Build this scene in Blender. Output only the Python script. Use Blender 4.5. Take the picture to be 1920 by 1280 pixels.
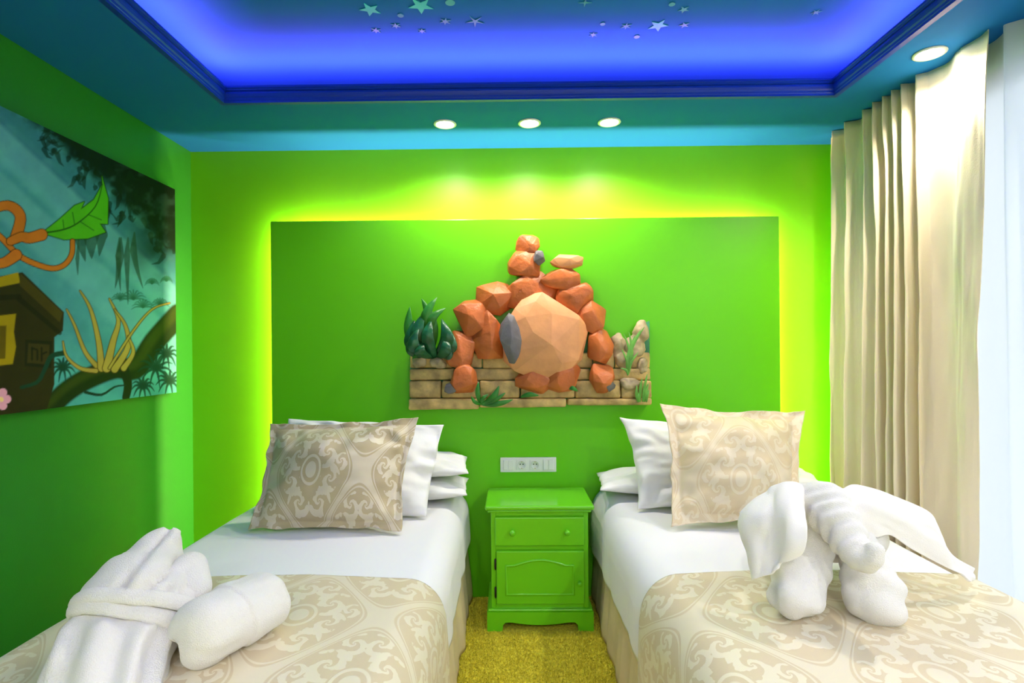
import bpy, bmesh, math, random
import numpy as np
from mathutils import Vector, Matrix, noise as mnoise

random.seed(7)
rng = np.random.default_rng(7)
for o in list(bpy.data.objects):
    bpy.data.objects.remove(o)
SC = bpy.context.scene
COL = SC.collection
PI = math.pi

# ------------------------------------------------------------------ camera
F = 1050.0
PPX, PPY = 944.0, 655.0
CAM = Vector((0.0, 0.0, 1.30))
CR = Matrix.Rotation(math.radians(0.6), 3, 'Z') @ Matrix.Rotation(math.radians(90), 3, 'X') @ Matrix.Rotation(math.radians(-0.45), 3, 'Z')
cd = bpy.data.cameras.new('camera')
cam = bpy.data.objects.new('camera', cd)
COL.objects.link(cam)
cd.sensor_width = 36
cd.lens = 36 * F / 1920
cd.shift_x = (960 - PPX) / 1920
cd.shift_y = (PPY - 640) / 1920
cd.clip_start = 0.02
cam.matrix_world = Matrix.Translation(CAM) @ CR.to_4x4()
SC.camera = cam

# ------------------------------------------------------------------ view, world, lights
SC.view_settings.view_transform = 'Standard'
SC.view_settings.look = 'None'
SC.view_settings.exposure = 0.12
SC.view_settings.gamma = 1.0
SC.view_settings.use_curve_mapping = False

W = bpy.data.worlds.new('daylight')
SC.world = W
W.use_nodes = True
bg = W.node_tree.nodes['Background']
bg.inputs['Color'].default_value = (0.86, 0.90, 0.98, 1)
bg.inputs['Strength'].default_value = 1.6

XL, XR, YB, YF = -1.72, 1.74, 3.02, -1.6          # room shell
HS, HC = 2.385, 2.585                             # soffit and recessed ceiling height
OX0, OX1, OY0, OY1 = -1.245, 1.42, -0.7, 2.44     # opening of the cove


def area(name, loc, sx, sy, power, color, direction):
    l = bpy.data.lights.new(name, 'AREA')
    l.shape = 'RECTANGLE'
    l.size, l.size_y = sx, sy
    l.energy = power
    l.color = color
    o = bpy.data.objects.new(name, l)
    o.location = loc
    o.rotation_euler = Vector(direction).to_track_quat('-Z', 'Y').to_euler()
    COL.objects.link(o)
    return o


# cove strips, hidden on the ledge behind the cornice, shining up
BLUE = (1.0, 0.20, 1.0)
cz, co = HS + 0.055, 0.035
CP = 17.0
for nm, loc, sx, sy, pw in (
        ('back', ((OX0 + OX1) / 2, OY1 + co, cz), OX1 - OX0 + .1, 0.02, CP * 2.7 / 2.7),
        ('front', ((OX0 + OX1) / 2, OY0 - co, cz), OX1 - OX0 + .1, 0.02, CP),
        ('left', (OX0 - co, (OY0 + OY1) / 2, cz), 0.02, OY1 - OY0 + .1, CP * 3.1 / 2.7),
        ('right', (OX1 + co, (OY0 + OY1) / 2, cz), 0.02, OY1 - OY0 + .1, CP * 3.1 / 2.7)):
    l = bpy.data.lights.new('cove_strip_light', 'AREA')
    l.shape = 'RECTANGLE'
    l.size, l.size_y, l.energy, l.color = sx, sy, pw, BLUE
    o = bpy.data.objects.new('cove_strip_light', l)
    o.location = loc
    o.rotation_euler = {'back': (PI + .25, 0, 0), 'front': (PI - .25, 0, 0), 'left': (PI, -.25, 0), 'right': (PI, .25, 0)}[nm]
    COL.objects.link(o)

# strips behind the headboard panel, shining outwards past its edge
PX0, PX1, PZ1 = -1.255, 1.415, 1.985              # headboard panel
PYB, PYFR = YB - 0.055, YB - 0.08
LEDC = (1.0, 0.70, 0.36)
LP = 26.0
area('panel_strip_light', (PX0 + 0.07, YB - 0.022, 0.99), 0.012, 1.92, LP, LEDC, (-1, 0, 0)).rotation_euler = (PI / 2, 0, PI / 2)
area('panel_strip_light', (PX1 - 0.07, YB - 0.022, 0.99), 0.012, 1.92, LP, LEDC, (1, 0, 0)).rotation_euler = (PI / 2, 0, -PI / 2)
area('panel_strip_light', ((PX0 + PX1) / 2, YB - 0.022, PZ1 - 0.07), 2.55, 0.012, LP * 1.35, LEDC, (0, 0, 1)).rotation_euler = (PI, 0, 0)

WARM = (1.0, 0.90, 0.74)
DOWN_BACK = [(-0.300, 2.685), (0.105, 2.685), (0.487, 2.685)]
DOWN_SIDE = [(1.565, 2.09)]
DOWN_HIDDEN = [(1.565, 0.95), (1.565, -0.2), (-1.47, -0.3), (-0.7, -1.15), (0.1, -1.15), (0.9, -1.15)]  # unseen: two carry on the window-side row, the others are added for fill


def spot(x, y, power, size=150, blend=0.55, color=WARM, rad=0.025):
    l = bpy.data.lights.new('downlight_lamp', 'SPOT')
    l.energy = power
    l.spot_size = math.radians(size)
    l.spot_blend = blend
    l.shadow_soft_size = rad
    l.color = color
    o = bpy.data.objects.new('downlight_lamp', l)
    o.location = (x, y, HS - 0.03)
    COL.objects.link(o)


for x, y in DOWN_BACK:
    spot(x, y, 23)
for x, y in DOWN_SIDE:
    spot(x, y, 38)
for i, (x, y) in enumerate(DOWN_HIDDEN):
    spot(x, y, [32, 30, 16, 60, 62, 58][i], color=(1.0, 0.95, 0.88))

# portal at the window so daylight samples well
pl = area('window_portal', (XR + 0.12, 0.60, 1.2), 3.8, 2.2, 1, (1, 1, 1), (-1, 0, 0))
pl.rotation_euler = (PI / 2, 0, PI / 2 + PI)
pl.rotation_euler = Vector((-1, 0, 0)).to_track_quat('-Z', 'Z').to_euler()
pl.data.cycles.is_portal = True


# ------------------------------------------------------------------ projection helpers (measuring from the photograph)
def ray(px, py):
    return CR @ Vector(((px - PPX) / F, -(py - PPY) / F, -1.0))


def P(px, py, y):
    d = ray(px, py)
    return CAM + d * ((y - CAM.y) / d.y)


def PZ(px, py, z):
    d = ray(px, py)
    return CAM + d * ((z - CAM.z) / d.z)


def PXp(px, py, x):
    d = ray(px, py)
    return CAM + d * ((x - CAM.x) / d.x)


# ------------------------------------------------------------------ numpy noise
_perm = rng.permutation(512)
_val = rng.random(512)


def _h(i, j, k):
    return _val[(_perm[(_perm[(_perm[i & 511] + j) & 511] + k) & 511])]


def vnoise(x, y, z=None):
    x = np.asarray(x, float); y = np.asarray(y, float)
    z = np.zeros_like(x) if z is None else np.asarray(z, float) + np.zeros_like(x)
    xi, yi, zi = np.floor(x).astype(int), np.floor(y).astype(int), np.floor(z).astype(int)
    fx, fy, fz = x - xi, y - yi, z - zi
    sx, sy, sz = [f * f * f * (f * (f * 6 - 15) + 10) for f in (fx, fy, fz)]
    r = 0
    for a in (0, 1):
        for b in (0, 1):
            for c in (0, 1):
                w = (sx if a else 1 - sx) * (sy if b else 1 - sy) * (sz if c else 1 - sz)
                r = r + w * _h(xi + a, yi + b, zi + c)
    return r * 2 - 1


def fbm(x, y, z=None, o=3):
    r, a, f = 0, 1.0, 1.0
    for i in range(o):
        r = r + a * vnoise(np.asarray(x) * f + 17.3 * i, np.asarray(y) * f + 5.1 * i, None if z is None else np.asarray(z) * f)
        a *= .5; f *= 2.03
    return r


def smooth(a, b, x):
    t = np.clip((x - a) / (b - a), 0, 1)
    return t * t * (3 - 2 * t)


# ------------------------------------------------------------------ material helpers
def lin(c):
    return tuple((v / 255 / 12.92 if v / 255 <= 0.04045 else ((v / 255 + 0.055) / 1.055) ** 2.4) for v in c)


def mat(name, color, rough=0.6, spec=0.4, bump=None, var=None, sheen=0, metallic=0, coat=0, transl=0):
    """principled material; bump = (scale, strength, distance); var = (scale, amount) gentle tone variation"""
    m = bpy.data.materials.new(name)
    m.use_nodes = True
    nt = m.node_tree
    b = nt.nodes['Principled BSDF']
    b.inputs['Base Color'].default_value = (*color, 1)
    b.inputs['Roughness'].default_value = rough
    b.inputs['Specular IOR Level'].default_value = spec
    b.inputs['Metallic'].default_value = metallic
    b.inputs['Sheen Weight'].default_value = sheen
    b.inputs['Coat Weight'].default_value = coat
    tc = nt.nodes.new('ShaderNodeTexCoord')
    if var:
        n = nt.nodes.new('ShaderNodeTexNoise')
        n.inputs['Scale'].default_value = var[0]
        n.inputs['Detail'].default_value = 4
        nt.links.new(tc.outputs['Object'], n.inputs['Vector'])
        r = nt.nodes.new('ShaderNodeMapRange')
        r.inputs[1].default_value = .3; r.inputs[2].default_value = .7
        r.inputs[3].default_value = 1 - var[1]; r.inputs[4].default_value = 1 + var[1]
        nt.links.new(n.outputs[0], r.inputs[0])
        v = nt.nodes.new('ShaderNodeVectorMath'); v.operation = 'SCALE'
        v.inputs[0].default_value = color
        nt.links.new(r.outputs[0], v.inputs['Scale'])
        nt.links.new(v.outputs[0], b.inputs['Base Color'])
    if bump:
        n = nt.nodes.new('ShaderNodeTexNoise')
        n.inputs['Scale'].default_value = bump[0]
        n.inputs['Detail'].default_value = 3
        nt.links.new(tc.outputs['Object'], n.inputs['Vector'])
        bp = nt.nodes.new('ShaderNodeBump')
        bp.inputs['Strength'].default_value = bump[1]
        bp.inputs['Distance'].default_value = bump[2]
        nt.links.new(n.outputs[0], bp.inputs['Height'])
        nt.links.new(bp.outputs[0], b.inputs['Normal'])
    return m


class E:
    """tiny expression layer over math nodes"""
    nt = None

    def __init__(s, sock): s.s = sock

    @staticmethod
    def op(o, *a):
        n = E.nt.nodes.new('ShaderNodeMath'); n.operation = o
        for i, v in enumerate(a):
            if isinstance(v, E): E.nt.links.new(v.s, n.inputs[i])
            else: n.inputs[i].default_value = v
        return E(n.outputs[0])

    def __add__(s, o): return E.op('ADD', s, o)
    def __radd__(s, o): return E.op('ADD', s, o)
    def __sub__(s, o): return E.op('SUBTRACT', s, o)
    def __rsub__(s, o): return E.op('SUBTRACT', o, s)
    def __mul__(s, o): return E.op('MULTIPLY', s, o)
    def __rmul__(s, o): return E.op('MULTIPLY', s, o)
    def __truediv__(s, o): return E.op('DIVIDE', s, o)
    def abs(s): return E.op('ABSOLUTE', s)
    def sin(s): return E.op('SINE', s)
    def cos(s): return E.op('COSINE', s)
    def log(s): return E.op('LOGARITHM', s, math.e)
    def round(s): return E.op('ROUND', s)
    def fract(s): return E.op('FRACT', s)
    def gt(s, v): return E.op('GREATER_THAN', s, v)
    def lt(s, v): return E.op('LESS_THAN', s, v)


def step(e, a, b):
    n = E.nt.nodes.new('ShaderNodeMapRange'); n.interpolation_type = 'SMOOTHSTEP'
    n.inputs[1].default_value = a; n.inputs[2].default_value = b
    E.nt.links.new(e.s, n.inputs[0])
    return E(n.outputs[0])


def damask(name, ground, thread, tw=0.34, th=0.50, rough=(0.5, 0.36)):
    """woven damask: ogee lattice, medallions and mirrored scrolls, in metres of the UV map"""
    m = bpy.data.materials.new(name)
    m.use_nodes = True
    nt = m.node_tree; E.nt = nt
    b = nt.nodes['Principled BSDF']
    uvn = nt.nodes.new('ShaderNodeUVMap')
    sp = nt.nodes.new('ShaderNodeSeparateXYZ')
    nt.links.new(uvn.outputs[0], sp.inputs[0])
    x, y = E(sp.outputs[0]) / tw, E(sp.outputs[1]) / th
    s = (x * (2 * PI)).cos() + (y * (2 * PI)).cos()
    A = s.gt(0.0)
    ax, ay = x - x.round(), y - y.round()
    bx, by = x.fract() - 0.5, y.fract() - 0.5
    lx = (ax * A + bx * (1 - A)).abs()
    ly = ay * A + by * (1 - A)
    lvl = s.abs()
    # wobble so that the scroll edges read as leaves
    cb = nt.nodes.new('ShaderNodeCombineXYZ')
    nt.links.new(lx.s, cb.inputs[0]); nt.links.new(ly.s, cb.inputs[1])
    nz = nt.nodes.new('ShaderNodeTexNoise'); nz.inputs['Scale'].default_value = 16; nz.inputs['Detail'].default_value = 2
    nt.links.new(cb.outputs[0], nz.inputs['Vector'])
    wob = (E(nz.outputs[0]) - 0.5)
    scroll = None
    for cx, cy, R, sg, ph in ((.150, .115, .130, 1, 0), (.205, -.06, .105, -1, 1), (.105, -.205, .115, 1, 2.2), (.075, .275, .10, -1, .6), (.30, .05, .075, 1, 1.5), (.06, .0, .075, -1, 2.5)):
        dx, dy = (lx - cx) * 0.85, (ly - cy)
        r = E.op('SQRT', dx * dx + dy * dy + 1e-5)
        t = E.op('ARCTAN2', dy, dx)
        v = (t * (sg * 2.0) + r.log() * 3.6 + wob * 5.0 + ph).sin() * step(r * -1, -R, -R * .8) - step(r, R * .8, R)
        scroll = v if scroll is None else E.op('MAXIMUM', scroll, v)
    leaf = step(scroll, 0.0, 0.25) * step(lvl, .30, .36) * (1 - step(lvl, 1.72, 1.76))
    band = step(lvl * -1, -.16, -.13) + step(lvl * -1, -.27, -.255) * step(lvl, .20, .215)
    ring = step(lvl, 1.78, 1.80) * (1 - step(lvl, 1.85, 1.87)) + step(lvl, 1.93, 1.95)
    pat = E.op('MINIMUM', leaf + band * .85 + ring, 1.0)
    # fine weave
    wv = ((x * (2 * PI * tw / .0032)).sin() * (y * (2 * PI * th / .0032)).sin())
    fill = (1 - pat)
    mix = nt.nodes.new('ShaderNodeMix'); mix.data_type = 'RGBA'
    mix.inputs[6].default_value = (*ground, 1); mix.inputs[7].default_value = (*thread, 1)
    nt.links.new(E.op('MINIMUM', E.op('MAXIMUM', pat + wv * fill * 0.14, 0.0), 1.0).s, mix.inputs[0])
    nt.links.new(mix.outputs[2], b.inputs['Base Color'])
    nt.links.new((pat * (rough[1] - rough[0]) + rough[0]).s, b.inputs['Roughness'])
    b.inputs['Specular IOR Level'].default_value = .55
    b.inputs['Sheen Weight'].default_value = .15
    bp = nt.nodes.new('ShaderNodeBump'); bp.inputs['Strength'].default_value = .25; bp.inputs['Distance'].default_value = .002
    nt.links.new((pat + wv * .2).s, bp.inputs['Height'])
    nt.links.new(bp.outputs[0], b.inputs['Normal'])
    return m


G_BACK = (0.165, 0.56, 0.006)
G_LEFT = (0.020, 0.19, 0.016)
BLUEP = (0.013, 0.145, 0.46)
M = {
    'wall_back': mat('lime_paint', G_BACK, .42, .35, bump=(160, .12, .002), var=(3, .03)),
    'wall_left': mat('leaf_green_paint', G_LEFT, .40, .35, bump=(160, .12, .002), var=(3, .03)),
    'wall_other': mat('pale_plaster', (0.84, 0.83, 0.80), .6, .3, bump=(160, .1, .002)),
    'panel': mat('lime_satin_panel', (0.125, 0.56, 0.004), .33, .35, bump=(60, .05, .002)),
    'soffit': mat('blue_ceiling_paint', BLUEP, .6, .03, bump=(180, .1, .002)),
    'cornice': mat('deep_blue_gloss', (0.004, 0.035, 0.36), .35, .3),
    'star': mat('turquoise_star_paint', (0.03, 0.55, 0.62), .5, .3),
    'star_dim': mat('dim_teal_star_paint', (0.03, 0.32, 0.46), .5, .3),
    'carpet': mat('yellow_green_carpet', (0.80, 0.71, 0.06), .95, .1, bump=(220, .9, .012), var=(90, .3)),
    'sheet': mat('white_cotton', (0.80, 0.80, 0.82), .7, .25, bump=(350, .12, .001), sheen=.1),
    'pillow': mat('white_pillowcase', (0.82, 0.82, 0.82), .7, .25, bump=(35, .22, .006), sheen=.1),
    'skirt': mat('beige_skirt_cloth', (0.70, 0.58, 0.34), .8, .2, bump=(18, .15, .01), var=(8, .06)),
    'mattress': mat('mattress_ticking', (0.75, 0.73, 0.68), .8, .2, bump=(60, .2, .003)),
    'towel': mat('white_terry', (0.87, 0.84, 0.80), .9, .12, bump=(380, .8, .005), sheen=.35),
    'flat_towel': mat('white_terry_loop', (0.85, 0.82, 0.78), .9, .12, bump=(420, .45, .003), sheen=.3),
    'nightstand': mat('lime_lacquer', (0.135, 0.57, 0.010), .22, .5, coat=.25),
    'hinge': mat('dark_iron', (0.03, 0.025, 0.02), .45, .5, metallic=.7),
    'plastic': mat('white_plastic', (0.80, 0.80, 0.82), .3, .5),
    'socket': mat('socket_plastic', (0.70, 0.71, 0.72), .35, .5),
    'hole': mat('dark_hole', (0.02, 0.02, 0.02), .6, .3),
    'brass': mat('contact_metal', (0.55, 0.45, 0.25), .35, .5, metallic=1),
    'steel': mat('white_trim', (0.85, 0.85, 0.85), .3, .5),
    'curtain': mat('cream_curtain_cloth', (0.80, 0.69, 0.49), .8, .2, bump=(240, .25, .002), sheen=.2),
    'stone': mat('sculpted_sandstone', (0.52, 0.36, 0.13), .55, .35, bump=(24, .7, .01), var=(14, .45)),
    'boulder': mat('sculpted_pale_rock', (0.46, 0.36, 0.21), .55, .35, bump=(20, .7, .01), var=(12, .4)),
    'terra': mat('terracotta_glaze', (0.55, 0.145, 0.035), .42, .4, bump=(26, .6, .010), var=(10, .22)),
    'peach': mat('peach_glaze', (0.80, 0.36, 0.15), .45, .4, bump=(16, .35, .008), var=(8, .12)),
    'grey': mat('grey_rock_glaze', (0.16, 0.15, 0.16), .45, .4, bump=(20, .5, .008), var=(12, .2)),
    'leaf_dark': mat('dark_leaf_glaze', (0.012, 0.10, 0.035), .28, .5, bump=(40, .5, .006), var=(16, .5)),
    'leaf_mid': mat('mid_leaf_glaze', (0.03, 0.21, 0.02), .35, .45, bump=(40, .5, .005), var=(16, .3)),
    'leaf_pale': mat('grass_glaze', (0.12, 0.34, 0.05), .4, .4, bump=(50, .4, .004), var=(16, .3)),
    'mist': mat('painted_mist', (0.07, 0.27, 0.13), .6, .3, var=(9, .5)),
    'canvas_edge': mat('canvas_edge', (0.02, 0.06, 0.03), .8, .2),
    'white_frame': mat('white_window_frame', (0.8, 0.8, 0.8), .35, .4),
}


def emit(name, color, strength):
    m = bpy.data.materials.new(name); m.use_nodes = True
    nt = m.node_tree; nt.nodes.clear()
    e = nt.nodes.new('ShaderNodeEmission'); e.inputs[0].default_value = (*color, 1); e.inputs[1].default_value = strength
    o = nt.nodes.new('ShaderNodeOutputMaterial'); nt.links.new(e.outputs[0], o.inputs[0])
    return m


M['lamp'] = emit('lit_lamp', (1, .98, .95), 30)
M['gold_cushion'] = damask('antique_gold_damask', (0.47, 0.375, 0.22), (0.64, 0.56, 0.42), .40, .58)
M['cream_cushion'] = damask('cream_damask', (0.68, 0.545, 0.34), (0.74, 0.635, 0.45), .40, .58)
M['runner'] = damask('gold_runner_damask', (0.62, 0.51, 0.33), (0.75, 0.675, 0.51), .44, .60)


def glass_mat():
    m = bpy.data.materials.new('window_glass'); m.use_nodes = True
    nt = m.node_tree; nt.nodes.clear()
    t = nt.nodes.new('ShaderNodeBsdfTransparent'); t.inputs[0].default_value = (.95, .98, .98, 1)
    g = nt.nodes.new('ShaderNodeBsdfGlossy'); g.inputs['Roughness'].default_value = .02
    mx = nt.nodes.new('ShaderNodeMixShader'); mx.inputs[0].default_value = .06
    o = nt.nodes.new('ShaderNodeOutputMaterial')
    nt.links.new(t.outputs[0], mx.inputs[1]); nt.links.new(g.outputs[0], mx.inputs[2]); nt.links.new(mx.outputs[0], o.inputs[0])
    return m


def sheer_mat():
    m = bpy.data.materials.new('sheer_voile'); m.use_nodes = True
    nt = m.node_tree; nt.nodes.clear()
    d = nt.nodes.new('ShaderNodeBsdfDiffuse'); d.inputs[0].default_value = (.86, .88, .92, 1)
    t = nt.nodes.new('ShaderNodeBsdfTranslucent'); t.inputs[0].default_value = (.80, .86, .94, 1)
    tr = nt.nodes.new('ShaderNodeBsdfTransparent')
    m1 = nt.nodes.new('ShaderNodeMixShader'); m1.inputs[0].default_value = .5
    m2 = nt.nodes.new('ShaderNodeMixShader'); m2.inputs[0].default_value = .16
    o = nt.nodes.new('ShaderNodeOutputMaterial')
    nt.links.new(d.outputs[0], m1.inputs[1]); nt.links.new(t.outputs[0], m1.inputs[2])
    nt.links.new(m1.outputs[0], m2.inputs[1]); nt.links.new(tr.outputs[0], m2.inputs[2]); nt.links.new(m2.outputs[0], o.inputs[0])
    return m


M['glass'] = glass_mat()
M['sheer'] = sheer_mat()


# ------------------------------------------------------------------ object helpers
def tag(o, label, cat, group=None):
    o['label'] = label; o['category'] = cat
    if group: o['group'] = group
    return o


def thing(name, label, cat, loc, group=None, rotz=0):
    o = bpy.data.objects.new(name, None)
    COL.objects.link(o)
    o.empty_display_size = .05
    o.location = loc; o.rotation_euler = (0, 0, rotz)
    return tag(o, label, cat, group)


def link(name, me, m, parent=None, label=None):
    o = bpy.data.objects.new(name, me)
    if m is not None: me.materials.append(m)
    COL.objects.link(o)
    if parent is not None:
        o.parent = parent
        o.matrix_parent_inverse = Matrix.Identity(4)
        bpy_loc = Matrix.Translation(parent.location) if parent.type == 'EMPTY' else Matrix.Identity(4)
        # meshes are authored in world space: move them into the parent's frame
        if parent.type == 'EMPTY':
            me.transform((bpy_loc @ parent.rotation_euler.to_matrix().to_4x4()).inverted())
        elif parent.get('_frame'):
            f = parent['_frame']
            me.transform(Matrix.Translation((-f[0], -f[1], -f[2])))
    if label: o['label'] = label
    # remember frame for sub-parts
    p, fr = parent, (0, 0, 0)
    if parent is not None:
        fr = tuple(parent.location) if parent.type == 'EMPTY' else tuple(parent.get('_frame', (0, 0, 0)))
    o['_frame'] = fr
    return o


def from_np(name, V, faces, m, parent=None, uv=None, smooth_shade=True, label=None):
    me = bpy.data.meshes.new(name)
    V = np.asarray(V, float).reshape(-1, 3)
    faces = np.asarray(faces, int)
    n, k = faces.shape
    me.vertices.add(len(V)); me.vertices.foreach_set('co', V.ravel())
    me.loops.add(n * k); me.loops.foreach_set('vertex_index', faces.ravel())
    me.polygons.add(n); me.polygons.foreach_set('loop_start', np.arange(n) * k)
    me.update(calc_edges=True)
    if uv is not None:
        l = me.uv_layers.new(name='UVMap')
        l.data.foreach_set('uv', np.asarray(uv, float).reshape(-1, 2)[faces.ravel()].ravel())
    me.polygons.foreach_set('use_smooth', np.full(n, smooth_shade))
    me.validate()
    return link(name, me, m, parent, label)


def gridfaces(nu, nv, wrap=False, flip=False):
    i, j = np.meshgrid(np.arange(nu if wrap else nu - 1), np.arange(nv - 1), indexing='ij')
    a = i * nv + j; b = ((i + 1) % nu) * nv + j
    f = np.stack([a, b, b + 1, a + 1], -1).reshape(-1, 4)
    return f[:, ::-1] if flip else f


def grid(name, G, m, parent=None, uv=None, flip=False, solid=0, sub=0, label=None, wrap=False):
    nu, nv = G.shape[:2]
    o = from_np(name, G, gridfaces(nu, nv, wrap, flip), m, parent, uv, label=label)
    if solid:
        s = o.modifiers.new('thickness', 'SOLIDIFY'); s.thickness = solid; s.offset = 0
    if sub:
        s = o.modifiers.new('soft', 'SUBSURF'); s.levels = sub; s.render_levels = sub
    return o


def bmobj(name, bm, m, parent=None, smooth_shade=False, label=None):
    me = bpy.data.meshes.new(name)
    bmesh.ops.recalc_face_normals(bm, faces=bm.faces)
    bm.to_mesh(me); bm.free()
    me.polygons.foreach_set('use_smooth', np.full(len(me.polygons), smooth_shade))
    return link(name, me, m, parent, label)


def add_box(bm, x0, x1, y0, y1, z0, z1, bevel=0, seg=2):
    r = bmesh.ops.create_cube(bm, size=1)
    for v in r['verts']:
        v.co = Vector((x0 + (v.co.x + .5) * (x1 - x0), y0 + (v.co.y + .5) * (y1 - y0), z0 + (v.co.z + .5) * (z1 - z0)))
    if bevel:
        es = list({e for v in r['verts'] for e in v.link_edges})
        bmesh.ops.bevel(bm, geom=es, offset=bevel, segments=seg, affect='EDGES', profile=.5, clamp_overlap=True)


def box(name, x0, x1, y0, y1, z0, z1, m, parent=None, bevel=0, seg=2, label=None):
    bm = bmesh.new(); add_box(bm, x0, x1, y0, y1, z0, z1, bevel, seg)
    return bmobj(name, bm, m, parent, False, label)


def lathe(name, prof, center, axis, m, parent=None, seg=24, label=None):
    """prof = [(radius, along axis)]"""
    q = Vector((0, 0, 1)).rotation_difference(Vector(axis)).to_matrix()
    a = np.linspace(0, 2 * PI, seg, endpoint=False)
    G = np.zeros((seg, len(prof), 3))
    for j, (r, h) in enumerate(prof):
        G[:, j] = np.stack([r * np.cos(a), r * np.sin(a), np.full(seg, h)], -1)
    G = G @ np.array(q).T + np.array(center)
    return from_np(name, G, gridfaces(seg, len(prof), True), m, parent, label=label)


def prism(bm, pts, y0, y1):
    """outline in x,z extruded along y"""
    a = [bm.verts.new((p[0], y0, p[1])) for p in pts]
    b = [bm.verts.new((p[0], y1, p[1])) for p in pts]
    bm.faces.new(a); bm.faces.new(b[::-1])
    n = len(pts)
    for i in range(n):
        bm.faces.new((a[i], a[(i + 1) % n], b[(i + 1) % n], b[i]))


def struct(o):
    o['kind'] = 'structure'
    return o


# ------------------------------------------------------------------ room shell
T = 0.10
struct(box('floor', XL - T, XR + T, YF - T, YB + T, -T, 0, M['carpet']))
struct(box('wall_back', XL - T, XR + T, YB, YB + T, 0, HC + .1, M['wall_back']))
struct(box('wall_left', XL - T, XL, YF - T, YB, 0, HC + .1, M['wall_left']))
struct(box('wall_front', XL, XR, YF - T, YF, 0, HC + .1, M['wall_other']))
bm = bmesh.new()
WY0, WY1, WZ0, WZ1 = -1.30, 2.50, 0.06, 2.30
for a in ((YF - T, WY0, 0, HC + .1), (WY1, YB, 0, HC + .1), (WY0, WY1, 0, WZ0), (WY0, WY1, WZ1, HC + .1)):
    add_box(bm, XR, XR + T, *a)
struct(bmobj('wall_right', bm, M['wall_back']))

# window in the right wall, behind the curtains
wf = bmesh.new()
for a in ((WY0, WY0 + .06, WZ0, WZ1), (WY1 - .06, WY1, WZ0, WZ1), (WY0 + .06, WY1 - .06, WZ0, WZ0 + .07), (WY0 + .06, WY1 - .06, WZ1 - .07, WZ1), ((WY0 + WY1) / 2 - .04, (WY0 + WY1) / 2 + .04, WZ0 + .07, WZ1 - .07)):
    add_box(wf, XR + .03, XR + .08, *a, bevel=.006)
win = struct(bmobj('window_1', wf, M['white_frame']))
for a in ((WY0 + .05, (WY0 + WY1) / 2 - .03), ((WY0 + WY1) / 2 + .03, WY1 - .05)):
    box('pane', XR + .052, XR + .058, a[0], a[1], WZ0 + .06, WZ1 - .06, M['glass'], win)

# soffit ring, recess sides, recessed ceiling
RE = 0.26
bm = bmesh.new()
for a in ((XL, XR, OY1, YB), (XL, XR, YF, OY0), (XL, OX0, OY0, OY1), (OX1, XR, OY0, OY1)):
    add_box(bm, a[0], a[1], a[2], a[3], HS, HS + .02)
rx0, rx1, ry0, ry1 = OX0 - RE, OX1 + RE, OY0 - RE, OY1 + RE
for a in ((rx0 - .02, rx1 + .02, ry1, ry1 + .02), (rx0 - .02, rx1 + .02, ry0 - .02, ry0), (rx0 - .02, rx0, ry0, ry1), (rx1, rx1 + .02, ry0, ry1)):
    add_box(bm, a[0], a[1], a[2], a[3], HS + .02, HC)
ceil = struct(bmobj('ceiling', bm, M['soffit']))
box('recessed_panel', rx0 - .02, rx1 + .02, ry0 - .02, ry1 + .02, HC, HC + .03, M['soffit'], ceil)
# cornice moulding swept round the opening
prof = [(-.012, 0), (.010, 0), (.010, .009), (.012, .012), (.013, .020), (.017, .026), (.020, .036), (.020, .044), (.014, .047), (.022, .051), (.022, .057), (.026, .059), (.026, .068), (-.008, .068)]
ring = []
for d, h in prof:
    ring.append([(OX0 + d, OY0 + d, HS - .001 + h), (OX1 - d, OY0 + d, HS - .001 + h), (OX1 - d, OY1 - d, HS - .001 + h), (OX0 + d, OY1 - d, HS - .001 + h)])
R = np.array(ring).transpose(1, 0, 2)
fs = gridfaces(4, len(prof), True)
o = from_np('cornice', R, fs, M['cornice'], ceil, smooth_shade=False, label='stepped deep blue cornice round the cove')


# painted stars and dots on the recessed ceiling
def star(px, py, size, n=5, inner=.42, m='star', rot=0.0):
    c = PZ(px, py, HC)
    k = -math.pi * 2 / (2 * n)
    pts = []
    for i in range(2 * n):
        r = size * (1 if i % 2 == 0 else inner)
        a = rot + PI / 2 + i * k
        pts.append((c.x + r * math.cos(a), c.y + r * math.sin(a)))
    bm = bmesh.new()
    top = [bm.verts.new((p[0], p[1], HC - .001)) for p in pts]
    bot = [bm.verts.new((p[0], p[1], HC - .003)) for p in pts]
    bm.faces.new(top); bm.faces.new(bot)
    for i in range(2 * n): bm.faces.new((top[i], top[(i + 1) % (2 * n)], bot[(i + 1) % (2 * n)], bot[i]))
    bmobj('star' if inner < .9 else 'dot', bm, M[m], ceil)


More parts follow.
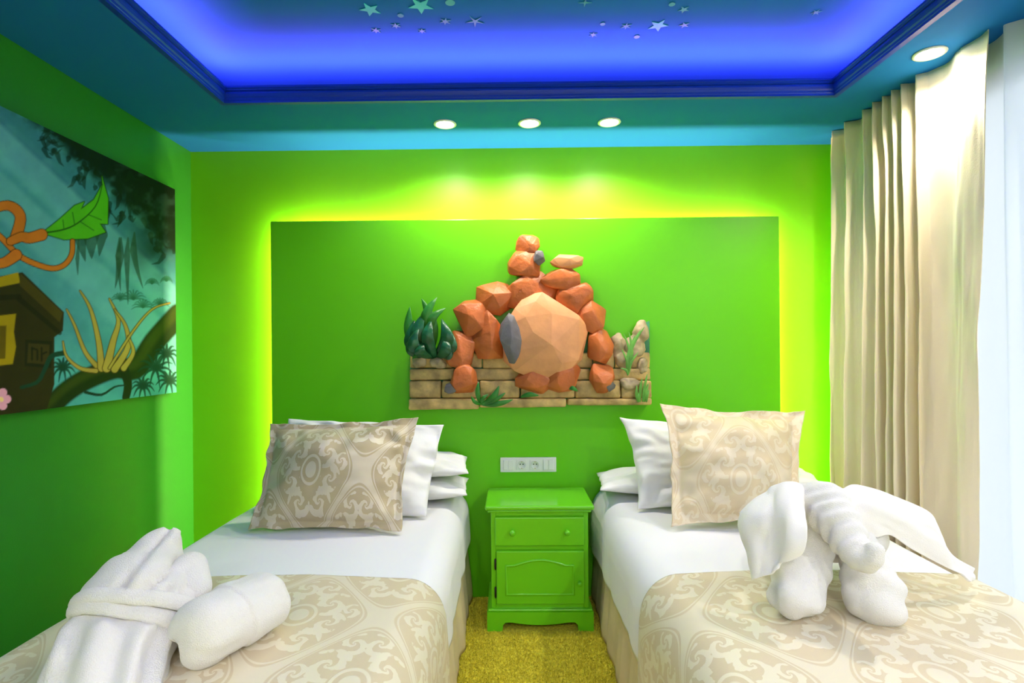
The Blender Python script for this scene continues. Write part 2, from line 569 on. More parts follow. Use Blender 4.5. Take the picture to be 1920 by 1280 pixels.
for s in ((694, 17, .042, 5, .42, 'star', .3), (789, 10, .050, 5, .42, 'star', .1), (1234, 47, .042, 5, .42, 'star', -.25),
          (844, 4, .018, 8, 1, 'star_dim', 0), (891, 39, .040, 5, .2, 'star_dim', .1), (835, 39, .024, 6, .35, 'star_dim', .2),
          (742, 47, .022, 6, .35, 'star_dim', 0), (751, 28, .012, 8, 1, 'star_dim', 0), (705, 56, .022, 6, .35, 'star_dim', .2),
          (791, 57, .018, 6, .35, 'star_dim', .1), (1097, 4, .026, 4, .2, 'star_dim', 0), (1260, 7, .012, 8, 1, 'star_dim', 0),
          (1282, 17, .024, 5, .35, 'star_dim', 0), (1283, 46, .022, 5, .35, 'star_dim', .2), (1174, 48, .024, 6, .3, 'star_dim', 0),
          (1130, 44, .010, 8, 1, 'star_dim', 0), (1112, 64, .020, 6, .3, 'star_dim', 0), (1194, 68, .012, 8, 1, 'star_dim', 0),
          (1530, 22, .022, 6, .3, 'star_dim', .2)):
    star(*s)


# downlights
def downlight(x, y, label, group=None):
    t = thing('downlight', label, 'ceiling light', (x, y, HS), group)
    lathe('trim_ring', [(.040, .0), (.054, .0), (.055, -.004), (.051, -.007), (.044, -.006), (.041, -.001), (.040, 0)], (x, y, HS), (0, 0, 1), M['steel'], t, 28)
    lathe('lens', [(.0005, -.004), (.016, -.0038), (.0405, -.003), (.0405, 0)], (x, y, HS), (0, 0, 1), M['lamp'], t, 28)


for (x, y), l in zip(DOWN_BACK, ('lit round downlight in the soffit, leftmost of the three over the bedhead panel', 'lit round downlight in the soffit, middle one of the three over the bedhead panel', 'lit round downlight in the soffit, rightmost of the three over the bedhead panel')):
    downlight(x, y, l, 'downlights over the bedhead panel')
downlight(*DOWN_SIDE[0], 'lit round downlight shining down the top of the cream curtain')
for i, (x, y) in enumerate(DOWN_HIDDEN):  # the last four are unseen fixtures added to go with the fill spots
    downlight(x, y, ('lit round downlight over the window side of the foot of the right bed', 'lit round downlight at the window side, just behind the viewpoint', 'unseen round downlight added for fill, on the left soffit behind the viewpoint',
                     'unseen round downlight added for fill by the end wall behind the viewpoint, leftmost of three', 'unseen round downlight added for fill by the end wall behind the viewpoint, middle of three', 'unseen round downlight added for fill by the end wall behind the viewpoint, nearest the window')[i], 'downlights behind the viewpoint')

# headboard panel
hp = box('headboard_panel', PX0, PX1, PYFR, PYB, 0.0, PZ1, M['panel'], None, .004)
tag(hp, 'tall lime green wall panel behind the beds, backlit along its edges', 'headboard')
bt = thing('panel_spacer', 'timber spacer frame fixing the lime panel off the wall', 'spacer', (0.08, PYB, 0.0))
for a in ((PX0 + .16, PX0 + .20), (0.06, 0.10), (PX1 - .20, PX1 - .16)):
    box('batten', a[0], a[1], PYB + .0005, YB - .0005, 0.0, PZ1 - .16, M['canvas_edge'], bt)

# ------------------------------------------------------------------ curtains
ny, nz = 420, 60
yy = np.linspace(2.905, 1.955, ny)            # along the wall, from the corner forwards
zz = np.linspace(0.02, HS - .004, nz)
U, Z = np.meshgrid(yy, zz, indexing='ij')
t = (2.905 - U) / (2.905 - 1.955)              # 0 at the corner, 1 at the free edge
hgt = Z / HS
# fold phase: broad near the corner, tight in the middle, a wide flat last panel
ph = np.interp(t, [0, .20, .40, .52, .66, .72, 1.0], [0.1, 1.7, 3.3, 5.2, 7.6, 8.05, 8.8])
ph = ph + .22 * np.sin(2.2 * hgt + 7 * t) * (1 - hgt) + .10 * vnoise(t * 9, hgt * 3)
amp = np.interp(t, [0, .2, .45, .66, .72, 1], [.034, .036, .040, .036, .030, .020]) * (0.75 + .35 * (1 - hgt))
prof_ = np.sin(2 * PI * ph)
prof_ = np.sign(prof_) * np.abs(prof_) ** .75
X = 1.655 + amp * prof_ + .007 * vnoise(t * 16, hgt * 7) + .004 * vnoise(t * 40, hgt * 16)
X -= .016 * smooth(.75, 1.0, t) * (1 - hgt)
# pinch pleats near the heading
X += .010 * np.sin(2 * PI * ph * 2) * smooth(.86, .98, hgt)
# side movement of folds gives overhang
Y = U + .020 * np.cos(2 * PI * ph) * (0.6 + .6 * (1 - hgt)) + .012 * (1 - hgt) * np.sin(5 * t + 1)
Y -= 0.05 * smooth(.6, 1, t) * (.5 - hgt) * -1 * .8
G = np.stack([X, np.minimum(Y, 2.998), Z], -1)
o = grid('curtain', G, M['curtain'], solid=.003)
tag(o, 'long cream fabric curtain gathered in deep folds beside the right bed', 'curtain')

ny, nz = 760, 26
yy = np.linspace(2.06, -1.45, ny); zz = np.linspace(0.03, HS - .004, nz)
U, Z = np.meshgrid(yy, zz, indexing='ij')
hgt = Z / HS
ph = (2.45 - U) * 5.3 + .25 * np.sin((2.45 - U) * 9) + .12 * np.sin(2 * hgt + U * 3)
X = 1.706 + .028 * np.sin(2 * PI * ph) + .006 * vnoise(U * 20, hgt * 3)
G = np.stack([np.minimum(X, 1.735), U + .012 * np.cos(2 * PI * ph), Z], -1)
o = grid('sheer_curtain', G, M['sheer'])
tag(o, 'white translucent sheer curtain over the window at the right edge', 'curtain')

# ------------------------------------------------------------------ beds
BH = 0.565


def section(x0, x1, zt, hem, r, n=80, crown=.012, flare=.0):
    """cross section of cloth laid over a mattress: list of (x,z,arclength)"""
    pts = []
    for z in np.linspace(hem, zt - r, 14, endpoint=False): pts.append((x0 - flare * (zt - z), z))
    for a in np.linspace(PI, PI / 2, 12, endpoint=False): pts.append((x0 + r + r * math.cos(a), zt - r + r * math.sin(a)))
    for x in np.linspace(x0 + r, x1 - r, n - 52, endpoint=False):
        k = (x - x0 - r) / (x1 - x0 - 2 * r)
        pts.append((x, zt + crown * math.sin(PI * k)))
    for a in np.linspace(PI / 2, 0, 12, endpoint=False): pts.append((x1 - r + r * math.cos(a), zt - r + r * math.sin(a)))
    for z in np.linspace(zt - r, hem, 14): pts.append((x1 + flare * (zt - z), z))
    p = np.array(pts)
    s = np.concatenate([[0], np.cumsum(np.hypot(*np.diff(p, axis=0).T))])
    return p, s


def cloth_over(name, x0, x1, y0, y1, zt, hem, r, m, seed, wr=.004, off=0.0, foot=True, ny=110, headrise=0, skew=0, rows=None):
    p, s = section(x0 - off, x1 + off, zt + off, hem, r + off, flare=.02)
    ys = np.linspace(y1, y0, ny)
    G = np.zeros((len(p), ny, 3))
    G[:, :, 0] = p[:, 0][:, None]; G[:, :, 2] = p[:, 1][:, None]
    G[:, :, 1] = ys[None]
    kk = np.linspace(-1, 1, len(p))[:, None]
    Yc = G[:, :, 1].copy()
    top = smooth(zt - r, zt, G[:, :, 2])
    side = 1 - top
    sgn = np.sign(kk)
    n = fbm(G[:, :, 0] * 3 + seed, Yc * 2.0 + seed, o=2)
    n2 = vnoise(G[:, :, 0] * 9 + Yc * 5 + seed, Yc * 4 - G[:, :, 0] * 2)
    G[:, :, 2] += top * (wr * n + wr * .35 * n2)
    if headrise: G[:, :, 2] += top * headrise * smooth(2.35, 2.9, Yc)
    # soft vertical folds down the sides
    fold = (.007 * np.sin(Yc * 11 + seed) + .003 * np.sin(Yc * 23 + 2 * seed)) * side * smooth(0, .25, zt - G[:, :, 2])
    G[:, :, 0] += sgn * (np.abs(fold) * 1.0 + .002)
    G[:, :, 2] += (1 - smooth(hem, hem + .12, G[:, :, 2])) * .012 * vnoise(Yc * 2 + seed, Yc * 0 + seed)
    if skew: G[:, :, 1] += skew * kk
    if foot:
        # close the foot end: bend the last rows down over the foot of the mattress
        k = smooth(y0 + .12, y0, ys)[None]
        G[:, :, 2] -= k * top * .06
    uv = np.stack(np.broadcast_arrays(s[:, None], ys[None]), -1)
    return grid(name, G, m, uv=uv, flip=True, solid=.004)


def bed(x0, x1, ytop, side, lab, seed):
    t = thing('bed', f'single bed {lab} with a beige skirt', 'bed', ((x0 + x1) / 2, 1.95, 0))
    box('bed_base', x0 + .05, x1 - .05, 1.02, 2.90, .03, .27, M['mattress'], t, .01)
    box('mattress', x0 + .02, x1 - .02, 1.0, 2.92, .272, BH - .012, M['mattress'], t, .10, 6)
    # skirt: open band round the base, puckered
    ys = np.linspace(2.925, 0.99, 90)
    xs = np.linspace(x1 - .012, x0 + .012, 40)
    path = [(x1 - .012, y, 1, 0) for y in ys] + [(x, .99, 0, -1) for x in xs[1:-1]] + [(x0 + .012, y, -1, 0) for y in ys[::-1]]
    path = np.array(path)
    zs = np.linspace(.006, .36, 16)
    s = np.arange(len(path))
    out = .012 * vnoise(s * .22 + seed, s * 0.0) + .006 * vnoise(s * .6, s * 0 + 3)
    G = np.zeros((len(path), len(zs), 3))
    f = smooth(.36, .0, zs)[None]
    bul = .5 + .5 * f
    G[:, :, 0] = path[:, 0][:, None] + path[:, 2][:, None] * (out[:, None] * bul + .026 * f)
    G[:, :, 1] = path[:, 1][:, None] + path[:, 3][:, None] * (out[:, None] * bul + .026 * f)
    G[:, :, 2] = zs[None]
    grid('bed_skirt', G, M['skirt'], t, solid=.004, label='puckered beige cloth bed skirt')
    return t


LX0, LX1, RX0, RX1 = -1.285, -0.225, 0.425, 1.515
bed(LX0, LX1, 0, 1, 'on the left beside the green wall', 1.0)
bed(RX0, RX1, 0, -1, 'on the right beside the curtain', 5.0)
o = cloth_over('bed_sheet', LX0, LX1, 0.99, 2.93, BH, .305, .105, M['sheet'], 2.0)
tag(o, 'white sheet covering the left bed, smooth with soft creases', 'sheet')
o = cloth_over('bed_sheet', RX0, RX1, 0.99, 2.93, BH, .285, .115, M['sheet'], 9.0, wr=.006, headrise=.02)
tag(o, 'white sheet covering the right bed by the curtain', 'sheet')
o = cloth_over('bed_runner', LX0, LX1, 0.975, 1.765, BH + .004, .15, .105, M['runner'], 4.0, off=.009, wr=.003)
tag(o, 'gold damask runner across the foot of the left bed, under the bathrobe', 'bed runner')
o = cloth_over('bed_runner', RX0, RX1, 0.975, 1.785, BH + .006, .15, .115, M['runner'], 11.0, off=.010, wr=.004)
tag(o, 'gold damask runner across the foot of the right bed, under the towel elephant', 'bed runner')


# ------------------------------------------------------------------ pillows
def pillow(name, tl, tr, bl, br, thick, m, seed, dome=.55, flange=.0, pinch=.05, wrinkle=.008, n=64, power=2.4, front=1.0, backk=.7, sag=(0, 0, 0, 0), openend=None, tile_off=(0, 0), ruf=1.0):
    """soft pillow spanned between four corner points; bulges along the normal on both sides"""
    tl, tr, bl, br = [np.array(v) for v in (tl, tr, bl, br)]
    nrm = np.cross(tr - tl, tl - bl); nrm /= np.linalg.norm(nrm)     # points to the camera side
    if nrm[1] > 0 and abs(nrm[1]) > abs(nrm[2]): nrm = -nrm
    wid = (np.linalg.norm(tr - tl) + np.linalg.norm(br - bl)) / 2
    hei = (np.linalg.norm(tl - bl) + np.linalg.norm(tr - br)) / 2
    u = np.linspace(-1, 1, n); v = np.linspace(-1, 1, n)
    # denser at the rim
    u = np.sin(u * PI / 2) * .35 + u * .65; v = np.sin(v * PI / 2) * .35 + v * .65
    Uu, Vv = np.meshgrid(u, v, indexing='ij')
    fu, fv = flange / (wid / 2), flange / (hei / 2)
    iu = np.clip(np.abs(Uu) / (1 - fu), 0, 1); iv = np.clip(np.abs(Vv) / (1 - fv), 0, 1)
    b = ((1 - iu ** power) * (1 - iv ** power)) ** dome
    # sides bow inward between the corners
    pu = Uu * (1 - pinch * (1 - Vv ** 2) * np.abs(Uu) ** 3)
    pv = Vv * (1 - pinch * (1 - Uu ** 2) * np.abs(Vv) ** 3)
    rim = np.clip(np.maximum(np.abs(Uu), np.abs(Vv)), 0, 1) ** 6
    pu = pu + ruf * rim * .02 * vnoise(Vv * 4 + seed, Uu * 4); pv = pv + ruf * rim * .025 * vnoise(Uu * 4 + seed, Vv * 4 + 7)
    a, c = (pu + 1) / 2, (pv + 1) / 2
    base = (tl[None, None] * ((1 - a) * c)[..., None] + tr * (a * c)[..., None] + bl * ((1 - a) * (1 - c))[..., None] + br * (a * (1 - c))[..., None])
    ang = np.arctan2(Vv, Uu)
    rad = np.hypot(Uu, Vv)
    wr = wrinkle * (vnoise(Uu * 2.3 + seed, Vv * 2.3) + 1.1 * np.sin(ang * 9 + 3 * vnoise(Uu * 2, Vv * 2 + seed)) * smooth(.35, 1.0, rad) * vnoise(ang * 2.2 + seed, rad * 2)) + wrinkle * .5 * vnoise(Uu * 5 + seed, Vv * 5)
    flut = ruf * .010 * rim * (vnoise(Uu * 6 + seed, Vv * 6 + seed) + .7 * vnoise(Uu * 3, Vv * 3 + seed))
    rimfade = smooth(0, .25, b)
    F_ = base + nrm * ((thick * front * b + wr * rimfade + flut + .0025))[..., None]
    B_ = base - nrm * ((thick * backk * b - flut + .0025))[..., None]
    V = np.concatenate([F_.reshape(-1, 3), B_.reshape(-1, 3)])
    f1 = gridfaces(n, n); f2 = f1[:, ::-1] + n * n
    idx = lambda i, j: i * n + j
    loop = [idx(i, 0) for i in range(n)] + [idx(n - 1, j) for j in range(1, n)] + [idx(i, n - 1) for i in range(n - 2, -1, -1)] + [idx(0, j) for j in range(n - 2, 0, -1)]
    loop = np.array(loop); nx = np.roll(loop, -1)
    f3 = np.stack([loop, loop + n * n, nx + n * n, nx], -1)
    uv = np.stack([Uu * wid / 2 + tile_off[0], Vv * hei / 2 + tile_off[1]], -1).reshape(-1, 2)
    o = from_np(name, V, np.concatenate([f1, f2, f3]), m, None, np.concatenate([uv, uv]))
    bmf = bmesh.new(); bmf.from_mesh(o.data); bmesh.ops.recalc_face_normals(bmf, faces=bmf.faces); bmf.to_mesh(o.data); bmf.free()
    return o


zb = BH + .012
# left bed: two flat pillows stacked at the wall, one leaning, gold cushion in front
o = pillow('pillow', (-.95, 2.91, zb + .06), (-.215, 2.91, zb + .055), (-.95, 2.60, zb + .055), (-.20, 2.60, zb + .050), .055, M['pillow'], 3.1, pinch=.03, ruf=.35, wrinkle=.008, front=.9, backk=1)
tag(o, 'white pillow lying flat on the left bed, bottom one of two', 'pillow', 'white pillows at the head of the left bed')
o = pillow('pillow', (-.94, 2.91, zb + .175), (-.225, 2.91, zb + .165), (-.94, 2.63, zb + .165), (-.195, 2.64, zb + .140), .050, M['pillow'], 8.4, pinch=.03, ruf=.35, wrinkle=.010, front=1, backk=1)
tag(o, 'white pillow lying flat on the left bed, upper one of two', 'pillow', 'white pillows at the head of the left bed')
o = pillow('pillow', P(540, 785, 2.62), P(833, 797, 2.66), P(520, 965, 2.42), P(800, 968, 2.42), .075, M['pillow'], 1.7, pinch=.03, wrinkle=.020, ruf=.6, front=1, backk=.9)
tag(o, 'white pillow leaning upright behind the gold damask cushion on the left bed', 'pillow', 'white pillows at the head of the left bed')
o = pillow('cushion', P(506, 795, 2.44), P(784, 783, 2.46), PZ(466, 994, BH + .022), PZ(752, 995, BH + .022), .13, M['gold_cushion'], 5.5, dome=.75, power=2.1, flange=.030, pinch=.06, wrinkle=.013, n=90, tile_off=(.06, .02), backk=.6)
tag(o, 'square antique gold damask cushion leaning on the left bed', 'cushion')
# right bed
o = pillow('pillow', (.445, 2.90, zb + .08), (1.50, 2.91, zb + .085), (.425, 2.64, zb + .060), (1.50, 2.62, zb + .065), .065, M['pillow'], 6.1, pinch=.02, ruf=.35, wrinkle=.010, front=1, backk=.9)
tag(o, 'wide white pillow lying flat at the head of the right bed', 'pillow', 'white pillows at the head of the right bed')
o = pillow('pillow', P(1163, 782, 2.72), P(1440, 800, 2.74), P(1196, 955, 2.50), P(1450, 955, 2.50), .080, M['pillow'], 2.9, pinch=.09, wrinkle=.020, ruf=.5, front=1, backk=.7)
tag(o, 'white pillow leaning behind the cream damask cushion on the right bed', 'pillow', 'white pillows at the head of the right bed')
o = pillow('cushion', P(1240, 755, 2.50), P(1506, 770, 2.50), PZ(1256, 986, BH + .026), PZ(1512, 990, BH + .026), .13, M['cream_cushion'], 7.7, dome=.75, power=2.1, flange=.045, pinch=.085, wrinkle=.016, n=90, tile_off=(.02, .1), backk=.6)
tag(o, 'square cream damask cushion with a wide flange leaning on the right bed', 'cushion')

# ------------------------------------------------------------------ nightstand
NW = M['nightstand']
nx0, nx1, ny0, ny1 = -.118, .385, 2.575, 2.925
ncx = (nx0 + nx1) / 2
NT = 0.58
ns = thing('nightstand', 'lime green wooden nightstand with one drawer and a panelled door between the beds', 'nightstand', (ncx, ny0, 0))
b0, b1 = nx0 + .026, nx1 - .026
yb = ny0 + .026
bm = bmesh.new()
add_box(bm, nx0, nx1, ny0, ny1, NT - .022, NT, .008, 3)
add_box(bm, nx0 + .012, nx1 - .012, ny0 + .012, ny1, NT - .034, NT - .0225, .004, 2)
bmobj('table_top', bm, NW, ns)
bm = bmesh.new()
add_box(bm, b0, b1, yb + .004, ny1, .10, NT - .0345)
for x in (b0, b1 - .022): add_box(bm, x, x + .022, yb, yb + .02, .10, NT - .035, .002)
for z in ((NT - .052, NT - .035), (.372, .388), (.10, .118)): add_box(bm, b0 + .022, b1 - .022, yb, yb + .02, z[0], z[1], .001)
bmobj('carcass', bm, NW, ns)
# drawer
dz0, dz1 = .391, NT - .055
bm = bmesh.new(); add_box(bm, b0 + .018, b1 - .018, yb - .014, yb - .0005, dz0, dz1, .006, 3)
dr = bmobj('drawer', bm, NW, ns)


def knob(x, z, parent, r=.0135):
    lathe('knob', [(.0005, -.030), (r * .6, -.0295), (r * .95, -.025), (r, -.020), (r * .85, -.014), (r * .5, -.009), (r * .45, -.004), (r * .7, 0)], (x, yb - .0142, z), (0, 1, 0), NW, parent, 20)


knob(b0 + .10, (dz0 + dz1) / 2, dr); knob(b1 - .10, (dz0 + dz1) / 2, dr)
# door with an arched raised panel
zd0, zd1 = .122, .368
bm = bmesh.new(); add_box(bm, b0 + .024, b1 - .020, yb - .014, yb - .0005, zd0, zd1, .005, 3)
dd = bmobj('door', bm, NW, ns)


def arch(x0, x1, z0, z1, rise, k=24):
    pts = [(x0, z0), (x1, z0), (x1, z1)]
    for i in range(1, k):
        a = i / k
        x = x1 + (x0 - x1) * a
        e = min(max((a - .12) / .76, 0), 1)
        pts.append((x, z1 + rise * math.sin(PI * e) ** 1.0))
    pts.append((x0, z1))
    return pts


ax0, ax1, az0, az1 = b0 + .065, b1 - .066, zd0 + .040, zd1 - .062
out, inn = arch(ax0, ax1, az0, az1, .026), arch(ax0 + .010, ax1 - .010, az0 + .010, az1 - .010, .024)
bm = bmesh.new()
n = len(out)
rings = []
yf = yb - .0138
c0 = [(np.array(o_) * (1 - w) + np.array(i_) * w) for o_, i_ in zip(out, inn) for w in (0,)]
for w, dy in ((0, 0), (.12, -.004), (.5, -.0055), (.88, -.004), (1, 0.0002)):
    rings.append([bm.verts.new((*(lambda q: (q[0], yf + dy, q[1]))(np.array(o_) * (1 - w) + np.array(i_) * w),)) for o_, i_ in zip(out, inn)])
for a, b in zip(rings[:-1], rings[1:]):
    for i in range(n): bm.faces.new((a[i], a[(i + 1) % n], b[(i + 1) % n], b[i]))
bmobj('door_moulding', bm, NW, dd, True)
knob(b1 - .044, .225, dd, .0115)
for z in (.305, .175):
    lathe('hinge', [(.0005, -.027), (.003, -.026), (.0035, -.022), (.0045, -.0215), (.0045, .0215), (.0035, .022), (.003, .026), (.0005, .027)], (b0 + .0195, yb - .006, z), (0, 0, 1), M['hinge'], ns, 10, 'dark iron hinge')
# plinth with bracket feet
p0, p1 = nx0 + .006, nx1 - .006
pts = [(p0, 0), (p0 + .070, 0), (p0 + .074, .030), (p0 + .085, .040), (p0 + .11, .041)]
for a in np.linspace(0, 1, 11)[1:-1]:
    pts.append((p0 + .11 + (p1 - p0 - .22) * a, .041 - .012 * math.sin(PI * a) * 1))
pts += [(p1 - .11, .041), (p1 - .085, .040), (p1 - .074, .030), (p1 - .070, 0), (p1, 0), (p1, .088), (p0, .088)]
bm = bmesh.new(); prism(bm, pts, ny0 + .008, ny0 + .026)
for x in (p0, p1 - .018):
    prism(bm, [(x, 0), (x + .018, 0), (x + .018, .088), (x, .088)], ny0 + .0262, ny0 + .09)
    prism(bm, [(x, .03), (x + .018, .03), (x + .018, .088), (x, .088)], ny0 + .09, ny1 - .06)
    prism(bm, [(x, 0), (x + .018, 0), (x + .018, .088), (x, .088)], ny1 - .06, ny1)
add_box(bm, p0 + .004, p1 - .004, ny0 + .011, ny1, .088, .1, .005, 2)
bmobj('plinth', bm, NW, ns)

# ------------------------------------------------------------------ switch and socket strip
a, b = P(938, 857, PYFR), P(1043, 884, PYFR)
sx0, sx1, sz0, sz1 = a.x, b.x, b.z, a.z
sk = thing('socket_strip', 'white four gang plate with two sockets between two switches on the lime panel', 'socket', (sx0, PYFR, sz0))
y0 = PYFR
box('frame', sx0, sx1, y0 - .009, y0 - .0003, sz0, sz1, M['plastic'], sk, .003)
mod = (sx1 - sx0 - .014) / 4
for i in range(4):
    x = sx0 + .007 + mod * i
    cx_, cz_ = x + mod / 2, (sz0 + sz1) / 2
    hw = .0265
    if i in (0, 3):
        s = box('switch', cx_ - hw, cx_ + hw, y0 - .012, y0 - .0092, cz_ - hw, cz_ + hw, M['plastic'], sk, .001)
        bm = bmesh.new()
        for q in ((cx_ - hw + .001, cx_ - .0006), (cx_ + .0006, cx_ + hw - .001)):
            add_box(bm, q[0], q[1], y0 - .0145, y0 - .0121, cz_ - hw + .001, cz_ + hw - .001, .001)
        bmobj('rocker', bm, M['plastic'], s)
    else:
        s = box('socket', cx_ - hw, cx_ + hw, y0 - .012, y0 - .0092, cz_ - hw, cz_ + hw, M['plastic'], sk, .001)
        lathe('well', [(.0215, -.0016), (.0205, -.0024), (.0190, -.0020), (.0180, -.0006), (.0005, -.0004)], (cx_, y0 - .0118, cz_), (0, 1, 0), M['socket'], s, 28)
        for dx in (-.0075, .0075):
            lathe('pin_hole', [(.0032, -.0009), (.0005, -.001)], (cx_ + dx, y0 - .0121, cz_ + .004), (0, 1, 0), M['hole'], s, 10)
        for dz in (-.0165, .0165):
            box('earth_clip', cx_ - .003, cx_ + .003, y0 - .0145, y0 - .0122, cz_ + dz - .0018, cz_ + dz + .0018, M['brass'], s)

# ------------------------------------------------------------------ voxel-blended soft shapes
DG = None


def capsule(bm, a, b, ra, rb, seg=16):
    a, b = Vector(a), Vector(b)
    d = b - a
    L = d.length
    q = Vector((0, 0, 1)).rotation_difference(d.normalized() if L > 1e-6 else Vector((0, 0, 1))).to_matrix()
    rows = []
    for k in range(7):
        t_ = -PI / 2 + (PI / 2) * k / 6
        rows.append((ra * math.cos(t_) + 1e-5, ra * math.sin(t_)))
    for k in range(7):
        t_ = (PI / 2) * k / 6
        rows.append((rb * math.cos(t_) + 1e-5, L + rb * math.sin(t_)))
    vs = []
    for r, h in rows:
        vs.append([bm.verts.new(a + q @ Vector((r * math.cos(2 * PI * i / seg), r * math.sin(2 * PI * i / seg), h))) for i in range(seg)])
    for p_, q_ in zip(vs[:-1], vs[1:]):
        for i in range(seg): bm.faces.new((p_[i], p_[(i + 1) % seg], q_[(i + 1) % seg], q_[i]))
    bm.faces.new(vs[0][::-1]); bm.faces.new(vs[-1])


def ellipsoid(bm, c, rx, ry, rz, rot=None):
    r = bmesh.ops.create_uvsphere(bm, u_segments=24, v_segments=14, radius=1)
    Mx = Matrix.Translation(c) @ (rot.to_4x4() if rot is not None else Matrix.Identity(4)) @ Matrix.Diagonal((rx, ry, rz, 1))
    bmesh.ops.transform(bm, matrix=Mx, verts=r['verts'])


def blend(name, bm, m, parent=None, voxel=.006, it=6, disp=None, floor=None, label=None):
    """union the pieces by voxel remesh, smooth, displace with folds, keep above the bed"""
    me = bpy.data.meshes.new('tmp'); bmesh.ops.recalc_face_normals(bm, faces=bm.faces); bm.to_mesh(me); bm.free()
    o = bpy.data.objects.new('tmp', me); COL.objects.link(o)
    r = o.modifiers.new('r', 'REMESH'); r.mode = 'VOXEL'; r.voxel_size = voxel
    s = o.modifiers.new('s', 'SMOOTH'); s.factor = .5; s.iterations = it
    dg = bpy.context.evaluated_depsgraph_get()
    me2 = bpy.data.meshes.new_from_object(o.evaluated_get(dg), preserve_all_data_layers=False, depsgraph=dg)
    bpy.data.objects.remove(o); bpy.data.meshes.remove(me)
    n = len(me2.vertices)
    co = np.zeros(n * 3); me2.vertices.foreach_get('co', co); co = co.reshape(-1, 3)
    no = np.zeros(n * 3); me2.vertices.foreach_get('normal', no); no = no.reshape(-1, 3)
    if disp is not None: co = co + no * disp(co)[:, None]
    if floor is not None: co[:, 2] = np.maximum(co[:, 2], floor)
    me2.vertices.foreach_set('co', co.ravel()); me2.name = name
    me2.polygons.foreach_set('use_smooth', np.full(len(me2.polygons), True))
    me2.materials.clear()
    me2.update()
    return link(name, me2, m, parent, label)


BT = BH + .004 + .009 + .014                      # top of the runner

# ------------------------------------------------------------------ towel elephant
el = thing('towel_elephant', 'white towel folded into an elephant with big spread ears on the right bed', 'towel', P(1565, 1160, 1.52))
TW = M['towel']


def leg_mesh(pts, seed):
    bm = bmesh.new()
    for (a, ra), (b, rb) in zip(pts[:-1], pts[1:]): capsule(bm, a, b, ra, rb)
    d = lambda c: .006 * fbm(c[:, 0] * 14 + seed, c[:, 1] * 14, c[:, 2] * 10, 2) + .003 * np.sin(c[:, 2] * 70 + 8 * vnoise(c[:, 0] * 10, c[:, 1] * 10 + seed))
    return blend('leg', bm, TW, el, .006, 8, d, BT - .001)


leg_mesh([(P(1532, 985, 1.60), .055), (P(1514, 1050, 1.55), .062), (P(1496, 1095, 1.51), .070), (P(1484, 1118, 1.47), .050), (P(1464, 1112, 1.49), .040), (P(1484, 1118, 1.47), .045), (P(1514, 1126, 1.46), .040)], 1)
leg_mesh([(P(1598, 990, 1.60), .055), (P(1622, 1060, 1.53), .062), (P(1638, 1105, 1.48), .070), (P(1646, 1130, 1.45), .056), (P(1664, 1140, 1.44), .045), (P(1646, 1130, 1.45), .048), (P(1612, 1122, 1.47), .045)], 4)
bm = bmesh.new()
ellipsoid(bm, P(1560, 985, 1.72), .13, .16, .10)
capsule(bm, P(1520, 1000, 1.66), P(1610, 1005, 1.66), .075, .075)
capsule(bm, P(1520, 1010, 1.82), (P(1520, 1010, 1.82).x, 1.84, BT + .05), .065, .06)
capsule(bm, P(1610, 1010, 1.82), (P(1610, 1010, 1.82).x, 1.84, BT + .05), .065, .06)
blend('body', bm, TW, el, .008, 6, lambda c: .006 * fbm(c[:, 0] * 12, c[:, 1] * 12, c[:, 2] * 12, 2), BT - .001)
# head and trunk
bm = bmesh.new()
hd = [(P(1505, 945, 1.59), .050), (P(1545, 945, 1.565), .066), (P(1566, 972, 1.515), .060), (P(1583, 1000, 1.475), .051), (P(1597, 1024, 1.44), .043), (P(1610, 1042, 1.41), .037), (P(1624, 1050, 1.39), .030), (P(1636, 1046, 1.375), .025), (P(1640, 1032, 1.372), .021), (P(1632, 1024, 1.380), .016)]
for (a, ra), (b, rb) in zip(hd[:-1], hd[1:]): capsule(bm, a, b, ra, rb)
capsule(bm, P(1510, 940, 1.60), P(1590, 945, 1.62), .05, .045)
A0, A1 = hd[1][0], hd[6][0]
axd = (A1 - A0).normalized()


def trunkfold(c):
    s = (c - np.array(A0)) @ np.array(axd)
    w = np.sin(s * 175 + 5 * vnoise(c[:, 0] * 14, c[:, 2] * 14)) * .0034 * smooth(-.04, .03, s) * (1 - smooth(.14, .20, s))
    return w + .004 * fbm(c[:, 0] * 15 + 3, c[:, 1] * 15, c[:, 2] * 15, 2) + .005 * vnoise(c[:, 0] * 9 + c[:, 2] * 30, c[:, 2] * 14) * (1 - smooth(0, .08, s))


hm = blend('trunk', bm, TW, el, .005, 7, trunkfold, BT + .004, label='trunk and brow of twisted towel, tip curled up')


